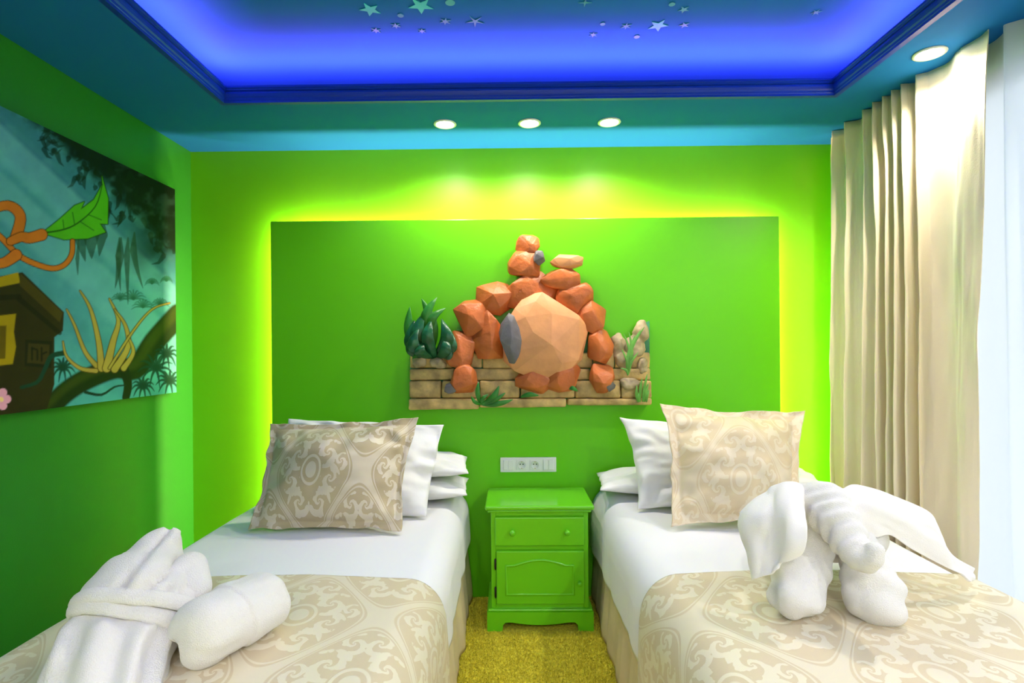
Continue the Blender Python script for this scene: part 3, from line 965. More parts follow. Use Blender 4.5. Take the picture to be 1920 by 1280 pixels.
def sheet_strip(name, rows, m, parent, nu=40, nv=60, fold=.006, seed=0, thick=.007, label=None, ridge=0, rf=2.2):
    """cloth spanned through rows of control points (catmull-rom both ways)"""
    A = np.array([[np.array(p) for p in r] for r in rows])

    def cr(A, n):
        k = A.shape[0]
        t = np.linspace(0, k - 1 - 1e-6, n); i = t.astype(int); f = (t - i)
        sh = (n,) + (1,) * (A.ndim - 1)
        f = f.reshape(sh)
        p0, p1, p2, p3 = A[np.clip(i - 1, 0, k - 1)], A[i], A[np.clip(i + 1, 0, k - 1)], A[np.clip(i + 2, 0, k - 1)]
        return .5 * (2 * p1 + (p2 - p0) * f + (2 * p0 - 5 * p1 + 4 * p2 - p3) * f ** 2 + (3 * p1 - p0 - 3 * p2 + p3) * f ** 3)
    B = cr(A, nu)
    C = cr(B.transpose(1, 0, 2), nv).transpose(1, 0, 2)
    du = np.gradient(C, axis=0); dv = np.gradient(C, axis=1)
    nn = np.cross(du, dv); nn /= np.linalg.norm(nn, axis=-1, keepdims=True) + 1e-9
    u, v = np.meshgrid(np.linspace(0, 1, nu), np.linspace(0, 1, nv), indexing='ij')
    C = C + nn * (fold * (vnoise(u * 3 + seed, v * 3) + .5 * vnoise(u * 7 + seed, v * 5) + ridge * np.sin(u * rf * 2 * PI + 1.5 * v + .8 * vnoise(u * 2 + seed, v * 2)) * (.3 + .7 * np.cos(u * PI / 2))))[..., None]
    o = grid(name, C, m, parent, solid=thick, label=label)
    b_ = o.modifiers.new('round', 'SUBSURF'); b_.levels = 1; b_.render_levels = 1
    return o


FT = M['flat_towel']
# left ear: rows from the brow outward; each row top to bottom
sheet_strip('ear', [
    [P(1512, 925, 1.575), P(1508, 960, 1.50), P(1502, 1000, 1.46), P(1492, 1040, 1.45)],
    [P(1490, 907, 1.58), P(1480, 955, 1.49), P(1474, 1010, 1.45), P(1466, 1060, 1.445)],
    [P(1455, 905, 1.60), P(1452, 955, 1.51), P(1448, 1020, 1.48), P(1443, 1072, 1.46)],
    [P(1425, 920, 1.61), P(1422, 965, 1.545), P(1425, 1030, 1.50), P(1425, 1082, 1.485)],
    [P(1388, 962, 1.62), P(1392, 1000, 1.57), P(1400, 1045, 1.53), P(1412, 1086, 1.50)],
], FT, el, fold=.012, seed=2, ridge=.8, rf=1.25, thick=.006, label='left ear of draped towel cloth')
sheet_strip('ear', [
    [P(1562, 930, 1.585), P(1578, 955, 1.54), P(1596, 985, 1.53), P(1602, 1012, 1.53)],
    [P(1585, 912, 1.60), P(1605, 945, 1.545), P(1622, 975, 1.535), P(1640, 1006, 1.55)],
    [P(1610, 910, 1.61), P(1640, 945, 1.55), P(1655, 980, 1.55), P(1670, 1005, 1.565)],
    [P(1670, 925, 1.62), P(1690, 965, 1.575), P(1702, 1000, 1.575), P(1715, 1032, 1.58)],
    [P(1740, 955, 1.63), P(1750, 990, 1.60), P(1757, 1025, 1.595), P(1766, 1060, 1.59)],
    [P(1763, 990, 1.635), P(1773, 1020, 1.61), P(1786, 1050, 1.60), P(1800, 1076, 1.59)],
    [P(1790, 1040, 1.64), P(1800, 1058, 1.63), P(1810, 1072, 1.62), P(1819, 1089, 1.605)],
    [P(1826, 1066, 1.665), P(1827, 1073, 1.655), P(1826, 1081, 1.645), P(1821, 1090, 1.635)],
], FT, el, nu=70, fold=.008, seed=9, ridge=.7, rf=2.6, thick=.006, label='right ear, long and trailing onto the bed')

# ------------------------------------------------------------------ bathrobe bundle and roll on the left bed
rb = thing('folded_bathrobe', 'white terry bathrobe folded upright with its belt tied round, at the front left', 'bathrobe', P(210, 1262, 1.27))
secs = [  # left px, right px, depth, front bulge
    ((80, 1345), (292, 1345), 1.14, .10), ((92, 1285), (302, 1275), 1.19, .10), ((112, 1235), (312, 1235), 1.23, .105), ((128, 1195), (330, 1200), 1.27, .11),
    ((150, 1132), (368, 1152), 1.33, .12), ((188, 1092), (384, 1110), 1.37, .12), ((214, 1058), (376, 1075), 1.41, .11),
    ((240, 1040), (352, 1052), 1.44, .08), ((268, 1018), (338, 1030), 1.455, .06), ((292, 1000), (336, 1010), 1.465, .04), ((308, 992), (334, 1000), 1.47, .022)]
na = 72
ring = []
for (l, r, d, bu) in secs:
    L, Rr = np.array(P(*l, d)), np.array(P(*r, d))
    c = (L + Rr) / 2; e = (Rr - L) / 2
    up = np.array((0, -.80, .60))
    a = np.linspace(0, 2 * PI, na, endpoint=False)
    ca, sa = np.cos(a), np.sin(a)
    ca = np.sign(ca) * np.abs(ca) ** .85
    bb = np.where(sa > 0, bu * .85, bu * .9)
    ring.append(c + e * ca[:, None] + up * (bb * sa)[:, None])
A = np.array(ring)                                   # sections x angle x 3


def crs(A, n):
    k = A.shape[0]
    t = np.linspace(0, k - 1 - 1e-6, n); i = t.astype(int); f = (t - i).reshape(-1, 1, 1)
    p0, p1, p2, p3 = A[np.clip(i - 1, 0, k - 1)], A[i], A[np.clip(i + 1, 0, k - 1)], A[np.clip(i + 2, 0, k - 1)]
    return .5 * (2 * p1 + (p2 - p0) * f + (2 * p0 - 5 * p1 + 4 * p2 - p3) * f ** 2 + (3 * p1 - p0 - 3 * p2 + p3) * f ** 3), t


NR = 130
C, tt = crs(A, NR)
ang = np.linspace(0, 2 * PI, na, endpoint=False)[None]
T_ = tt[:, None]
nn = np.cross(np.gradient(C, axis=0), np.roll(C, -1, 1) - np.roll(C, 1, 1)); nn /= np.linalg.norm(nn, axis=-1, keepdims=True) + 1e-9
if (nn[NR // 2, na // 4] @ np.array((0, -.8, .6))) < 0: nn = -nn
cen = C.mean(1, keepdims=True)
front = np.sin(ang)
D = .006 * fbm(C[:, :, 0] * 10, C[:, :, 1] * 10, C[:, :, 2] * 10, 2)
# skirt below the belt: long folds; above: lapels crossing diagonally
D += .011 * np.sin(ang * 9 + .5 * np.sin(T_ * 1.2)) * (1 - smooth(3.0, 3.7, T_)) * smooth(-.2, .3, front)
# lapel edges and creases, as lines measured on the photograph
dC = (C - np.array(CAM)) @ np.array(CR)
RX_, RY_ = PPX + F * dC[..., 0] / -dC[..., 2], PPY - F * dC[..., 1] / -dC[..., 2]


def crease(pts, depth, wid, lift=0.0):
    best = np.full(RX_.shape, 1e9); sgn = np.zeros(RX_.shape)
    for (x0, y0), (x1, y1) in zip(pts[:-1], pts[1:]):
        t_ = np.clip(((RX_ - x0) * (x1 - x0) + (RY_ - y0) * (y1 - y0)) / ((x1 - x0) ** 2 + (y1 - y0) ** 2), 0, 1)
        d_ = np.hypot(RX_ - x0 - t_ * (x1 - x0), RY_ - y0 - t_ * (y1 - y0))
        cr_ = np.sign((RX_ - x0) * (y1 - y0) - (RY_ - y0) * (x1 - x0))
        sgn = np.where(d_ < best, cr_, sgn); best = np.minimum(best, d_)
    vis = smooth(-.1, .35, front)
    return vis * (-depth * np.exp(-(best / wid) ** 2) + lift * np.exp(-best / 26) * (sgn > 0))


D += crease([(316, 998), (275, 1042), (240, 1085), (196, 1150)], .016, 6, .014)
D += crease([(332, 1048), (292, 1084), (250, 1122), (215, 1150)], .015, 6, -.010)
D += crease([(322, 1100), (296, 1140), (282, 1160)], .014, 7, .008)
D += crease([(368, 1082), (342, 1112), (312, 1150)], .012, 7)
D += -.020 * np.exp(-((T_ - 3.75) / .45) ** 2)
C = C + nn * D[..., None]
C[:, :, 2] = np.maximum(C[:, :, 2], BT - .001)
V = C.transpose(1, 0, 2)
caps_top = C[-1].mean(0)
verts = np.concatenate([V.reshape(-1, 3), [caps_top]])
o = grid('robe', V, M['towel'], rb, wrap=True)
bmf = bmesh.new(); bmf.from_mesh(o.data); bmesh.ops.holes_fill(bmf, edges=[e for e in bmf.edges if e.is_boundary], sides=0); bmesh.ops.recalc_face_normals(bmf, faces=bmf.faces); bmf.to_mesh(o.data); bmf.free()
# belt: two twisted bands round the waist
for k, (tc, rr, sg) in enumerate(((3.55, .017, 1), (4.0, .016, -1))):
    i0 = int(tc / (len(secs) - 1) * NR)
    bend = []
    for j in range(na):
        i = i0 + int(round(3 * math.sin(2 * PI * j / na + k)))
        bend.append(C[i, j] + nn[i, j] * .010)
    bend = np.array(bend)
    for _ in range(3): bend = (np.roll(bend, 1, 0) + 2 * bend + np.roll(bend, -1, 0)) / 4
    tan = np.roll(bend, -1, 0) - np.roll(bend, 1, 0); tan /= np.linalg.norm(tan, axis=1, keepdims=True)
    nb = nn[i0]; nb = nb - tan * (nb * tan).sum(1, keepdims=True); nb /= np.linalg.norm(nb, axis=1, keepdims=True)
    bi = np.cross(tan, nb)
    q = np.linspace(0, 2 * PI, 12, endpoint=False)
    Gt = bend[:, None] + nb[:, None] * (np.cos(q) * rr * .7)[None, :, None] + bi[:, None] * (np.sin(q) * rr * 1.15)[None, :, None]
    Gt[:, :, 2] = np.maximum(Gt[:, :, 2], BT - .0005)
    f = []
    for i in range(na):
        for j in range(12):
            f.append((i * 12 + j, ((i + 1) % na) * 12 + j, ((i + 1) % na) * 12 + (j + 1) % 12, i * 12 + (j + 1) % 12))
    from_np('belt', Gt, f, M['towel'], rb)
# collar roll on the right shoulder
bm = bmesh.new()
capsule(bm, P(318, 1090, 1.36), P(352, 1068, 1.40), .034, .042)
capsule(bm, P(352, 1068, 1.40), P(368, 1105, 1.37), .042, .038)
blend('collar', bm, M['towel'], rb, .006, 6, lambda c: .005 * fbm(c[:, 0] * 14, c[:, 1] * 14, c[:, 2] * 14, 2), BT)

bm = bmesh.new()
capsule(bm, P(214, 1062, 1.40), P(238, 1048, 1.42), .016, .022)
capsule(bm, P(243, 1050, 1.42), P(262, 1058, 1.43), .022, .026)
blend('sleeve_end', bm, M['towel'], rb, .005, 6, lambda c: .003 * fbm(c[:, 0] * 18, c[:, 1] * 18, c[:, 2] * 18, 2), BT)
bm = bmesh.new()
capsule(bm, P(298, 1012, 1.455), P(326, 1001, 1.47), .020, .017)
capsule(bm, P(326, 1001, 1.47), P(331, 1030, 1.46), .016, .014)
blend('hood_edge', bm, M['towel'], rb, .005, 6, lambda c: .003 * fbm(c[:, 0] * 18 + 5, c[:, 1] * 18, c[:, 2] * 18, 2), BT)

# the roll
ra, rbb = P(393, 1205, 1.275), P(492, 1148, 1.42)
ra.z = BT + .076; rbb.z = BT + .070
ax = np.array(rbb - ra); Lr = np.linalg.norm(ax); ax /= Lr
s1 = np.cross(ax, (0, 0, 1)); s1 /= np.linalg.norm(s1); s2 = np.cross(s1, ax)
nl, na2 = 90, 96
prof = []
for k in np.linspace(0, 1, nl):
    h = -.075 + (Lr + .12) * k
    e = 1
    if h < 0.0: e = max(1 - (-h / .0765) ** 2.6, 0.0) ** .42
    if h > Lr: e = math.sqrt(max(1 - ((h - Lr) / .046) ** 2, 0.0))
    prof.append((h, e))
G = np.zeros((na2, nl, 3))
aa = np.linspace(0, 2 * PI, na2, endpoint=False)
for j, (h, e) in enumerate(prof):
    rad = (.080 - .012 * max(0, min(1, h / Lr))) * max(e, .02)
    # layered wrap: a step in radius that spirals, and an overlapping band
    wrap_ = .0045 * (1 if h > .045 + .035 * math.sin(0.8) else 0)
    st = smooth(.052, .060, h + .012 * np.sin(aa * 1 + .5))
    r = rad + .007 * st * e + .0045 * np.sin(aa * 2 + 9 * h) * e
    r = r + e * .004 * fbm(np.cos(aa) * 2 + 4, np.sin(aa) * 2, np.full(na2, h * 12), 2)
    # tucked opening in the near end
    hh = h + (.030 * np.exp(-((aa - 3.9) / .45) ** 2)) * (1 if h < 0 else 0)
    G[:, j] = np.array(ra) + ax * hh[:, None] + s1 * (r * np.cos(aa) * 1.06)[:, None] + s2 * (r * np.sin(aa))[:, None] if isinstance(hh, np.ndarray) else 0
G[:, :, 2] = np.maximum(G[:, :, 2], BT - .001)
o = grid('rolled_bathrobe', G, M['towel'], wrap=True)
bmf = bmesh.new(); bmf.from_mesh(o.data); bmesh.ops.holes_fill(bmf, edges=[e for e in bmf.edges if e.is_boundary], sides=0); bmesh.ops.recalc_face_normals(bmf, faces=bmf.faces); bmf.to_mesh(o.data); bmf.free()
tag(o, 'white terry bathrobe rolled into a fat bundle on the gold runner of the left bed', 'bathrobe')

# ------------------------------------------------------------------ relief on the panel (plain generic stand-in: ruins, plants and rocks)
YP = PYFR
rl = thing('wall_relief', 'painted sculpted relief of orange rocks, stone ruins and jungle plants on the lime panel', 'wall art', P(990, 760, YP))
Q = lambda px, py, d=0: P(px, py, YP - d)
pts = [(770, 660), (770, 764), (1216, 755), (1216, 602), (1196, 610), (1180, 640), (1150, 652), (1100, 640), (1100, 600), (880, 612), (850, 655)]
bm = bmesh.new(); prism(bm, [(Q(*p).x, Q(*p).z) for p in pts], YP - .022, YP - .0005)
bmobj('backing', bm, M['mist'], rl, label='misty green painted backing')


def block(px0, py0, px1, py1, depth, m, name='stone_block', seed=0):
    a, b = Q(px0, py0), Q(px1, py1)
    bm = bmesh.new(); add_box(bm, a.x + .002, b.x - .002, YP - depth, YP - .018, b.z + .002, a.z - .002, .009, 2)
    bmesh.ops.subdivide_edges(bm, edges=[e for e in bm.edges if e.calc_length() > .03], cuts=3, use_grid_fill=True)
    for v in bm.verts:
        n_ = mnoise.noise_vector(v.co * 22 + Vector((seed, 0, 0)))
        v.co += Vector((n_.x * .004, n_.y * .006 if v.co.y < YP - .03 else 0, n_.z * .004))
    bmobj(name, bm, M[m], rl, True)


rows = [(660, 690, [770, 850, 905, 985, 1062, 1110, 1150, 1217]), (690, 712, [770, 855, 985, 1105, 1217]), (712, 745, [770, 830, 900, 975, 1075, 1160, 1217]), (745, 765, [770, 900, 1060, 1217])]
for k, (ya, yb_, xs) in enumerate(rows):
    for i in range(len(xs) - 1):
        sl = -9 * ((xs[i] + xs[i + 1]) / 2 - 990) / 450 * .5
        sl = 0
        dep = .042 + .012 * k + random.uniform(-.006, .006)
        tilt = 5 if k == 3 else 0
        block(xs[i], ya, xs[i + 1], yb_ - (4 if k == 3 and i else 0) - (4 if k == 3 and i > 1 else 0), dep, 'stone', seed=k * 10 + i)


def rock(name, m, cs, seed, strength=.012, voxel=.007, it=4, fr=16):
    bm = bmesh.new()
    for c in cs:
        if not isinstance(c[1], (int, float)): capsule(bm, *c)
        else: ellipsoid(bm, *c)
    d = lambda c: strength * (fbm(c[:, 0] * fr + seed, c[:, 1] * fr, c[:, 2] * fr, 3)) - strength * .8 * np.abs(vnoise(c[:, 0] * fr * .8 + seed, c[:, 1] * fr, c[:, 2] * fr * .45))
    o = blend(name, bm, M[m], rl, voxel, it, d)
    me = o.data
    n = len(me.vertices); co = np.zeros(n * 3); me.vertices.foreach_get('co', co); co = co.reshape(-1, 3)
    lim = YP - .001 - rl.location.y
    co[:, 1] = np.minimum(co[:, 1], lim); me.vertices.foreach_set('co', co.ravel()); me.update()
    return o


px = 1 / 357
rock('pale_rock', 'boulder', [(Q(1203, 620, .03), .04, .035, .065), (Q(1190, 650, .03), .06, .04, .06)], 3)
rock('pale_rock', 'boulder', [(Q(1160, 645, .03), .045, .04, .06), (Q(1168, 672, .03), .05, .04, .05)], 6)
rock('pale_rock', 'boulder', [(Q(1180, 718, .06), .055, .03, .03)], 9)
rock('pale_rock', 'boulder', [(Q(1203, 690, .04), .035, .04, .045)], 11)
rock('pale_rock', 'boulder', [(Q(785, 678, .04), .04, .035, .035), (Q(822, 680, .045), .05, .035, .03)], 12)
# orange rocks piled round a big peach boulder
def chunk(name, m, px, py, rx, ry, dep, off, seed, npt=26, bev=.008):
    c = Q(px, py, off); r_ = random.Random(seed)
    bm = bmesh.new()
    for _ in range(npt):
        v = Vector((r_.gauss(0, 1), r_.gauss(0, 1), r_.gauss(0, 1))).normalized()
        k = r_.uniform(.92, 1.06)
        bm.verts.new((c.x + v.x * rx / 357 * k, min(c.y + v.y * dep * k, YP - .001), c.z + v.z * ry / 357 * k))
    h = bmesh.ops.convex_hull(bm, input=bm.verts)
    junk = [g for g in h['geom_interior'] if isinstance(g, bmesh.types.BMVert)]
    bmesh.ops.delete(bm, geom=junk, context='VERTS')
    bmesh.ops.bevel(bm, geom=bm.edges[:], offset=bev, segments=2, affect='EDGES', profile=.5, clamp_overlap=True)
    bmobj(name, bm, M[m], rl, True)


for k_, a in enumerate(((868, 712, 27, 32, .06, .07), (862, 655, 31, 42, .055, .06), (882, 598, 38, 38, .055, .055), (928, 558, 44, 34, .05, .05), (918, 632, 36, 52, .05, .06),
                        (1128, 705, 24, 34, .055, .07), (1124, 648, 27, 38, .05, .06), (1112, 598, 32, 34, .05, .055), (1080, 558, 40, 36, .05, .05), (1000, 548, 60, 42, .05, .05),
                        (984, 500, 36, 32, .05, .05), (990, 460, 25, 22, .04, .045), (1050, 524, 40, 24, .045, .06), (1000, 712, 38, 28, .05, .07), (1052, 704, 38, 36, .055, .07))):
    chunk('orange_rock', 'terra', *a, seed=60 + k_)
chunk('peach_boulder', 'peach', 1020, 634, 80, 84, .085, .07, 91, 60, .014)
chunk('peach_boulder', 'peach', 1064, 490, 32, 15, .04, .06, 92, 30)
chunk('grey_rock', 'grey', 956, 636, 22, 46, .035, .13, 93, 30)
chunk('grey_rock', 'grey', 1012, 484, 14, 16, .03, .085, 94, 24)
chunk('grey_rock', 'grey', 846, 728, 14, 12, .03, .08, 95, 24)
chunk('grey_rock', 'grey', 1142, 722, 12, 12, .03, .08, 96, 24)


def leaf(base, tip, width, bend, m, lift=.03, droop=0.0, n=9, name='leaf'):
    """solid curved leaf with a folded midrib; bend shifts the middle sideways (in x/z), lift bows it off the wall"""
    b, t_ = np.array(base), np.array(tip)
    d = t_ - b; L = np.linalg.norm(d)
    sidev = np.cross(d / L, (0, 1, 0)); sidev /= np.linalg.norm(sidev)
    G = np.zeros((n, 5, 3))
    for i, k in enumerate(np.linspace(0, 1, n)):
        w = width * (math.sin(PI * min(k * .94 + .06, 1)) ** .8) + .0008
        c = b + d * k + sidev * bend * math.sin(PI * k) + np.array((0, -lift * math.sin(PI * k * .8), -droop * k * k))
        for j, s_ in enumerate((-1, -.5, 0, .5, 1)):
            G[i, j] = c + sidev * w * s_ + np.array((0, -.006 * (1 - abs(s_)) * w / .02, 0))
    return grid(name, G, M[m], rl, solid=.005, sub=1)


# big-leaved bush at the left
for bx, by, tx, ty, w, bd, mm, lf in ((800, 668, 770, 575, .020, -.03, 'leaf_mid', .02), (806, 668, 792, 560, .020, .03, 'leaf_mid', .03), (808, 640, 822, 558, .018, -.03, 'leaf_mid', .05),
                                      (812, 640, 838, 578, .018, -.035, 'leaf_mid', .05), (812, 668, 800, 585, .026, .05, 'leaf_dark', .06), (815, 668, 830, 598, .024, -.05, 'leaf_dark', .07),
                                      (806, 670, 780, 600, .024, .05, 'leaf_dark', .05), (804, 670, 772, 625, .024, .03, 'leaf_dark', .06), (822, 668, 846, 618, .022, -.04, 'leaf_dark', .05),
                                      (815, 672, 792, 610, .022, .06, 'leaf_dark', .09), (818, 672, 812, 600, .022, .02, 'leaf_dark', .09), (820, 672, 838, 630, .020, -.03, 'leaf_dark', .08),
                                      (800, 664, 776, 672, .010, .01, 'leaf_mid', .05), (828, 668, 853, 655, .014, -.015, 'leaf_dark', .05), (810, 672, 800, 640, .020, .03, 'leaf_dark', .10)):
    leaf(Q(bx, by, .045), Q(tx, ty, .035), w * 1.5, bd * (-1.3 if mm == 'leaf_mid' else 1.1), mm, lf + .02)
# low plant in front
for tx, ty, w, bd, mm in ((898, 715, .012, .01, 'leaf_mid'), (936, 722, .018, -.02, 'leaf_mid'), (916, 738, .010, .01, 'leaf_mid'), (884, 742, .009, .008, 'leaf_mid'), (962, 748, .014, -.008, 'leaf_mid'), (948, 735, .012, -.01, 'leaf_mid')):
    leaf(Q(902, 758, .085), Q(tx, ty, .085), w, bd, mm, .03)
leaf(Q(976, 744, .085), Q(1010, 741, .085), .012, .01, 'leaf_mid', .02)
leaf(Q(1060, 726, .085), Q(1083, 733, .085), .011, .008, 'leaf_mid', .02)
# grasses on the right
for tx, ty, w, bd in ((1168, 625, .007, -.02), (1178, 622, .008, -.015), (1190, 628, .007, .02), (1200, 618, .008, .025), (1208, 612, .008, .03), (1188, 645, .007, .02), (1165, 655, .006, -.01), (1162, 690, .006, -.012), (1196, 660, .006, .015)):
    leaf(Q(1177, 704, .085), Q(tx, ty, .075), w, bd, 'leaf_pale', .02)
for bx, tx, ty in ((1196, 1193, 722), (1200, 1203, 708), (1205, 1213, 700), (1208, 1215, 718), (1198, 1197, 735), (1212, 1216, 730)):
    leaf(Q(bx, 754, .075), Q(tx, ty, .075), .007, .006, 'leaf_pale', .015)

# ------------------------------------------------------------------ canvas painting on the left wall (generic jungle, painted per vertex)
XC = XL + .032
c_tr, c_br = PXp(328, 355, XC), PXp(324.5, 736, XC)
cy1 = c_tr.y; cz1 = c_tr.z; cz0 = c_br.z; cy0 = 1.18
GAIN = 1.35
nu_, nv_ = int((cy1 - cy0) / .0034), int((cz1 - cz0) / .0034)
ys_ = np.linspace(cy0, cy1, nu_); zs_ = np.linspace(cz0, cz1, nv_)
YY, ZZ = np.meshgrid(ys_, zs_, indexing='ij')
# picture coordinates of every vertex as measured on the photograph
dv = np.stack([np.full(YY.shape, XC), YY, ZZ - CAM.z], -1) @ np.array(CR)
IX = PPX + F * dv[..., 0] / -dv[..., 2]; IY = PPY - F * dv[..., 1] / -dv[..., 2]
img = np.zeros(YY.shape + (3,))


def put(mask, c):
    m_ = mask[..., None]
    img[:] = img * (1 - m_) + np.array(lin(c)) * m_


def poly(pts, soft=1.2):
    """signed-distance polygon mask in picture coordinates"""
    p = np.array(pts, float); q = np.roll(p, -1, 0)
    ins = np.zeros(IX.shape, bool); dmin = np.full(IX.shape, 1e9)
    for (x0, y0), (x1, y1) in zip(p, q):
        cnd = ((y0 > IY) != (y1 > IY)) & (IX < (x1 - x0) * (IY - y0) / ((y1 - y0) or 1e-9) + x0)
        ins ^= cnd
        t_ = np.clip(((IX - x0) * (x1 - x0) + (IY - y0) * (y1 - y0)) / ((x1 - x0) ** 2 + (y1 - y0) ** 2 + 1e-9), 0, 1)
        dmin = np.minimum(dmin, np.hypot(IX - x0 - t_ * (x1 - x0), IY - y0 - t_ * (y1 - y0)))
    sd = np.where(ins, dmin, -dmin)
    return smooth(-soft, soft, sd)


def stroke(pts, w0, w1=None, soft=1.0):
    w1 = w0 if w1 is None else w1
    best = np.full(IX.shape, -1e9)
    n_ = len(pts) - 1
    for i in range(n_):
        (x0, y0), (x1, y1) = pts[i], pts[i + 1]
        t_ = np.clip(((IX - x0) * (x1 - x0) + (IY - y0) * (y1 - y0)) / ((x1 - x0) ** 2 + (y1 - y0) ** 2 + 1e-9), 0, 1)
        w = w0 + (w1 - w0) * (i + t_) / n_
        best = np.maximum(best, w - np.hypot(IX - x0 - t_ * (x1 - x0), IY - y0 - t_ * (y1 - y0)))
    return smooth(-soft, soft, best)


def curve(pts, n=24):
    A_ = np.array(pts, float); k = len(A_)
    t_ = np.linspace(0, k - 1 - 1e-6, n); i = t_.astype(int); f = (t_ - i)[:, None]
    p0, p1, p2, p3 = A_[np.clip(i - 1, 0, k - 1)], A_[i], A_[np.clip(i + 1, 0, k - 1)], A_[np.clip(i + 2, 0, k - 1)]
    return .5 * (2 * p1 + (p2 - p0) * f + (2 * p0 - 5 * p1 + 4 * p2 - p3) * f ** 2 + (3 * p1 - p0 - 3 * p2 + p3) * f ** 3)


nz1 = fbm(IX / 60, IY / 60, o=4); nz2 = fbm(IX / 22 + 9, IY / 22, o=3)
put(np.ones(IX.shape), (62, 128, 132))
put(smooth(560, 760, IY) * .7, (70, 150, 140))
# shafts of light running down to the right
k_ = IY - .92 * IX
put(smooth(200, 235, k_) * (1 - smooth(270, 300, k_)) * .75, (50, 96, 120))
put(smooth(310, 330, k_) * (1 - smooth(400, 425, k_)) * .5, (96, 160, 160))
put(smooth(440, 470, k_) * (1 - smooth(520, 560, k_)) * .35, (48, 110, 118))
put(smooth(165, 185, k_) * (1 - smooth(205, 225, k_)) * .6, (40, 92, 112))
put(smooth(225, 240, k_) * (1 - smooth(285, 320, k_)) * .45, (104, 172, 176))
put((1 - smooth(166, 176, k_)) * .55, (22, 66, 62))
put((1 - smooth(140, 190, k_ + nz2 * 14)) * .97, (7, 24, 10))
put((1 - smooth(70, 135, k_ + nz1 * 20)) * .95, (2, 11, 3))
put(smooth(205, 300, IX) * (1 - smooth(440, 520, IY + nz1 * 25)) * .85, (6, 22, 8))
# leafy fringe of the dark canopy
for i in range(90):
    cx_ = rng.uniform(75, 330); cy_ = .92 * cx_ + rng.uniform(130, 235) + rng.uniform(-6, 6)
    if cy_ > 560: continue
    a_ = rng.uniform(0, 2 * PI); l_ = rng.uniform(10, 24); cy_ -= 22
    put(stroke([(cx_, cy_ - 10), (cx_ + l_ * .4 * math.cos(a_), cy_ + l_ * .4 * math.sin(a_)), (cx_ + l_ * math.cos(a_), cy_ + l_ * math.sin(a_))], 5, .5) * .75, (9, 30, 14))
# hanging fronds
for bx, by, tx, ty, w in ((150, 440, 160, 490, 14), (190, 440, 186, 480, 12), (170, 430, 172, 485, 20), (145, 485, 146, 515, 4), (225, 480, 216, 540, 8), (238, 480, 240, 570, 6), (250, 470, 268, 540, 7), (222, 480, 226, 545, 6)):
    put(np.maximum(stroke([(bx + 2, by - 34), (bx, by)], 1.5, w), stroke(curve([(bx, by), (bx * .6 + tx * .4, (by + ty) / 2), (tx, ty)], 8), w, .5)) * .8, (30, 62, 44))
put(smooth(0, 1, nz2) * .05, (120, 180, 160))
# distant palms
for cx_, cy_, s_ in ((250, 560, 26), (268, 575, 22), (300, 570, 18), (225, 560, 18), (285, 530, 14), (312, 525, 12)):
    for j in range(9):
        a_ = PI + PI * j / 8
        put(stroke(curve([(cx_, cy_), (cx_ + s_ * .6 * math.cos(a_), cy_ + s_ * .6 * math.sin(a_)), (cx_ + s_ * math.cos(a_), cy_ + s_ * .75 * math.sin(a_) + 5)], 8), 2.4, .4) * .7, (32, 84, 66))
# mossy branch along the bottom
br = curve([(85, 775), (120, 738), (160, 712), (215, 690), (255, 690), (290, 640), (335, 590)], 30)
put(stroke(br, 19, 21, 3), (24, 40, 10))
put(stroke(br - np.array((2, 7)), 7, 9, 6) * .55, (52, 66, 14))
put(stroke(curve([(232, 690), (240, 720), (236, 745)], 8), 9, 7), (22, 36, 10))
put(stroke(curve([(160, 735), (190, 740), (215, 725), (235, 722)], 10), 3, 1.2), (20, 44, 26))
for cx_, cy_, s_ in ((292, 690, 34), (312, 665, 24), (318, 715, 26), (268, 725, 22), (118, 690, 24), (22, 722, 34)):
    for j in range(11):
        a_ = 2 * PI * j / 11 + .2
        put(stroke(curve([(cx_, cy_), (cx_ + s_ * .6 * math.cos(a_), cy_ + s_ * .55 * math.sin(a_) - 4), (cx_ + s_ * math.cos(a_), cy_ + s_ * math.sin(a_) + 4)], 8), 3.6, .5) * .95, (14, 50, 34))
# dark stone plinth of the ruin
put(poly([(-40, 525), (42, 510), (120, 585), (118, 620), (102, 632), (102, 720), (84, 780), (-40, 790)]), (38, 34, 12))
put(poly([(-40, 530), (34, 510), (38, 530), (-40, 546)]), (142, 118, 14))
put(poly([(38, 512), (118, 586), (112, 604), (36, 534)]) * .9, (62, 52, 16))
put(stroke([(36, 560), (112, 624)], 5, 4) * .8, (24, 22, 8))
put(stroke([(-40, 560), (36, 556)], 5) * .8, (24, 22, 8))
put(poly([(48, 636), (98, 640), (96, 690), (46, 686)]), (26, 26, 10))
put(poly([(53, 643), (93, 646), (91, 683), (51, 680)]), (50, 44, 16))
for q in ([(60, 652), (60, 674)], [(60, 652), (70, 656), (70, 674)], [(78, 652), (78, 676)], [(78, 664), (87, 660)]):
    put(stroke(q, 1.8), (26, 24, 10))
put(poly([(-40, 596), (30, 588), (26, 622), (30, 650), (24, 682), (-40, 690)]), (140, 116, 12))
put(poly([(-40, 612), (12, 610), (10, 672), (-40, 676)]), (86, 70, 10))
put(stroke(curve([(118, 662), (96, 668), (84, 692), (70, 716), (40, 726)], 14), 5, 3), (18, 50, 34))
# pink blossom
for j in range(5):
    a_ = 2 * PI * j / 5
    put(stroke([(2, 748), (2 + 11 * math.cos(a_), 748 + 13 * math.sin(a_))], 5, 8), (206, 140, 160))
put(stroke([(2, 748), (3, 749)], 4), (230, 190, 120))
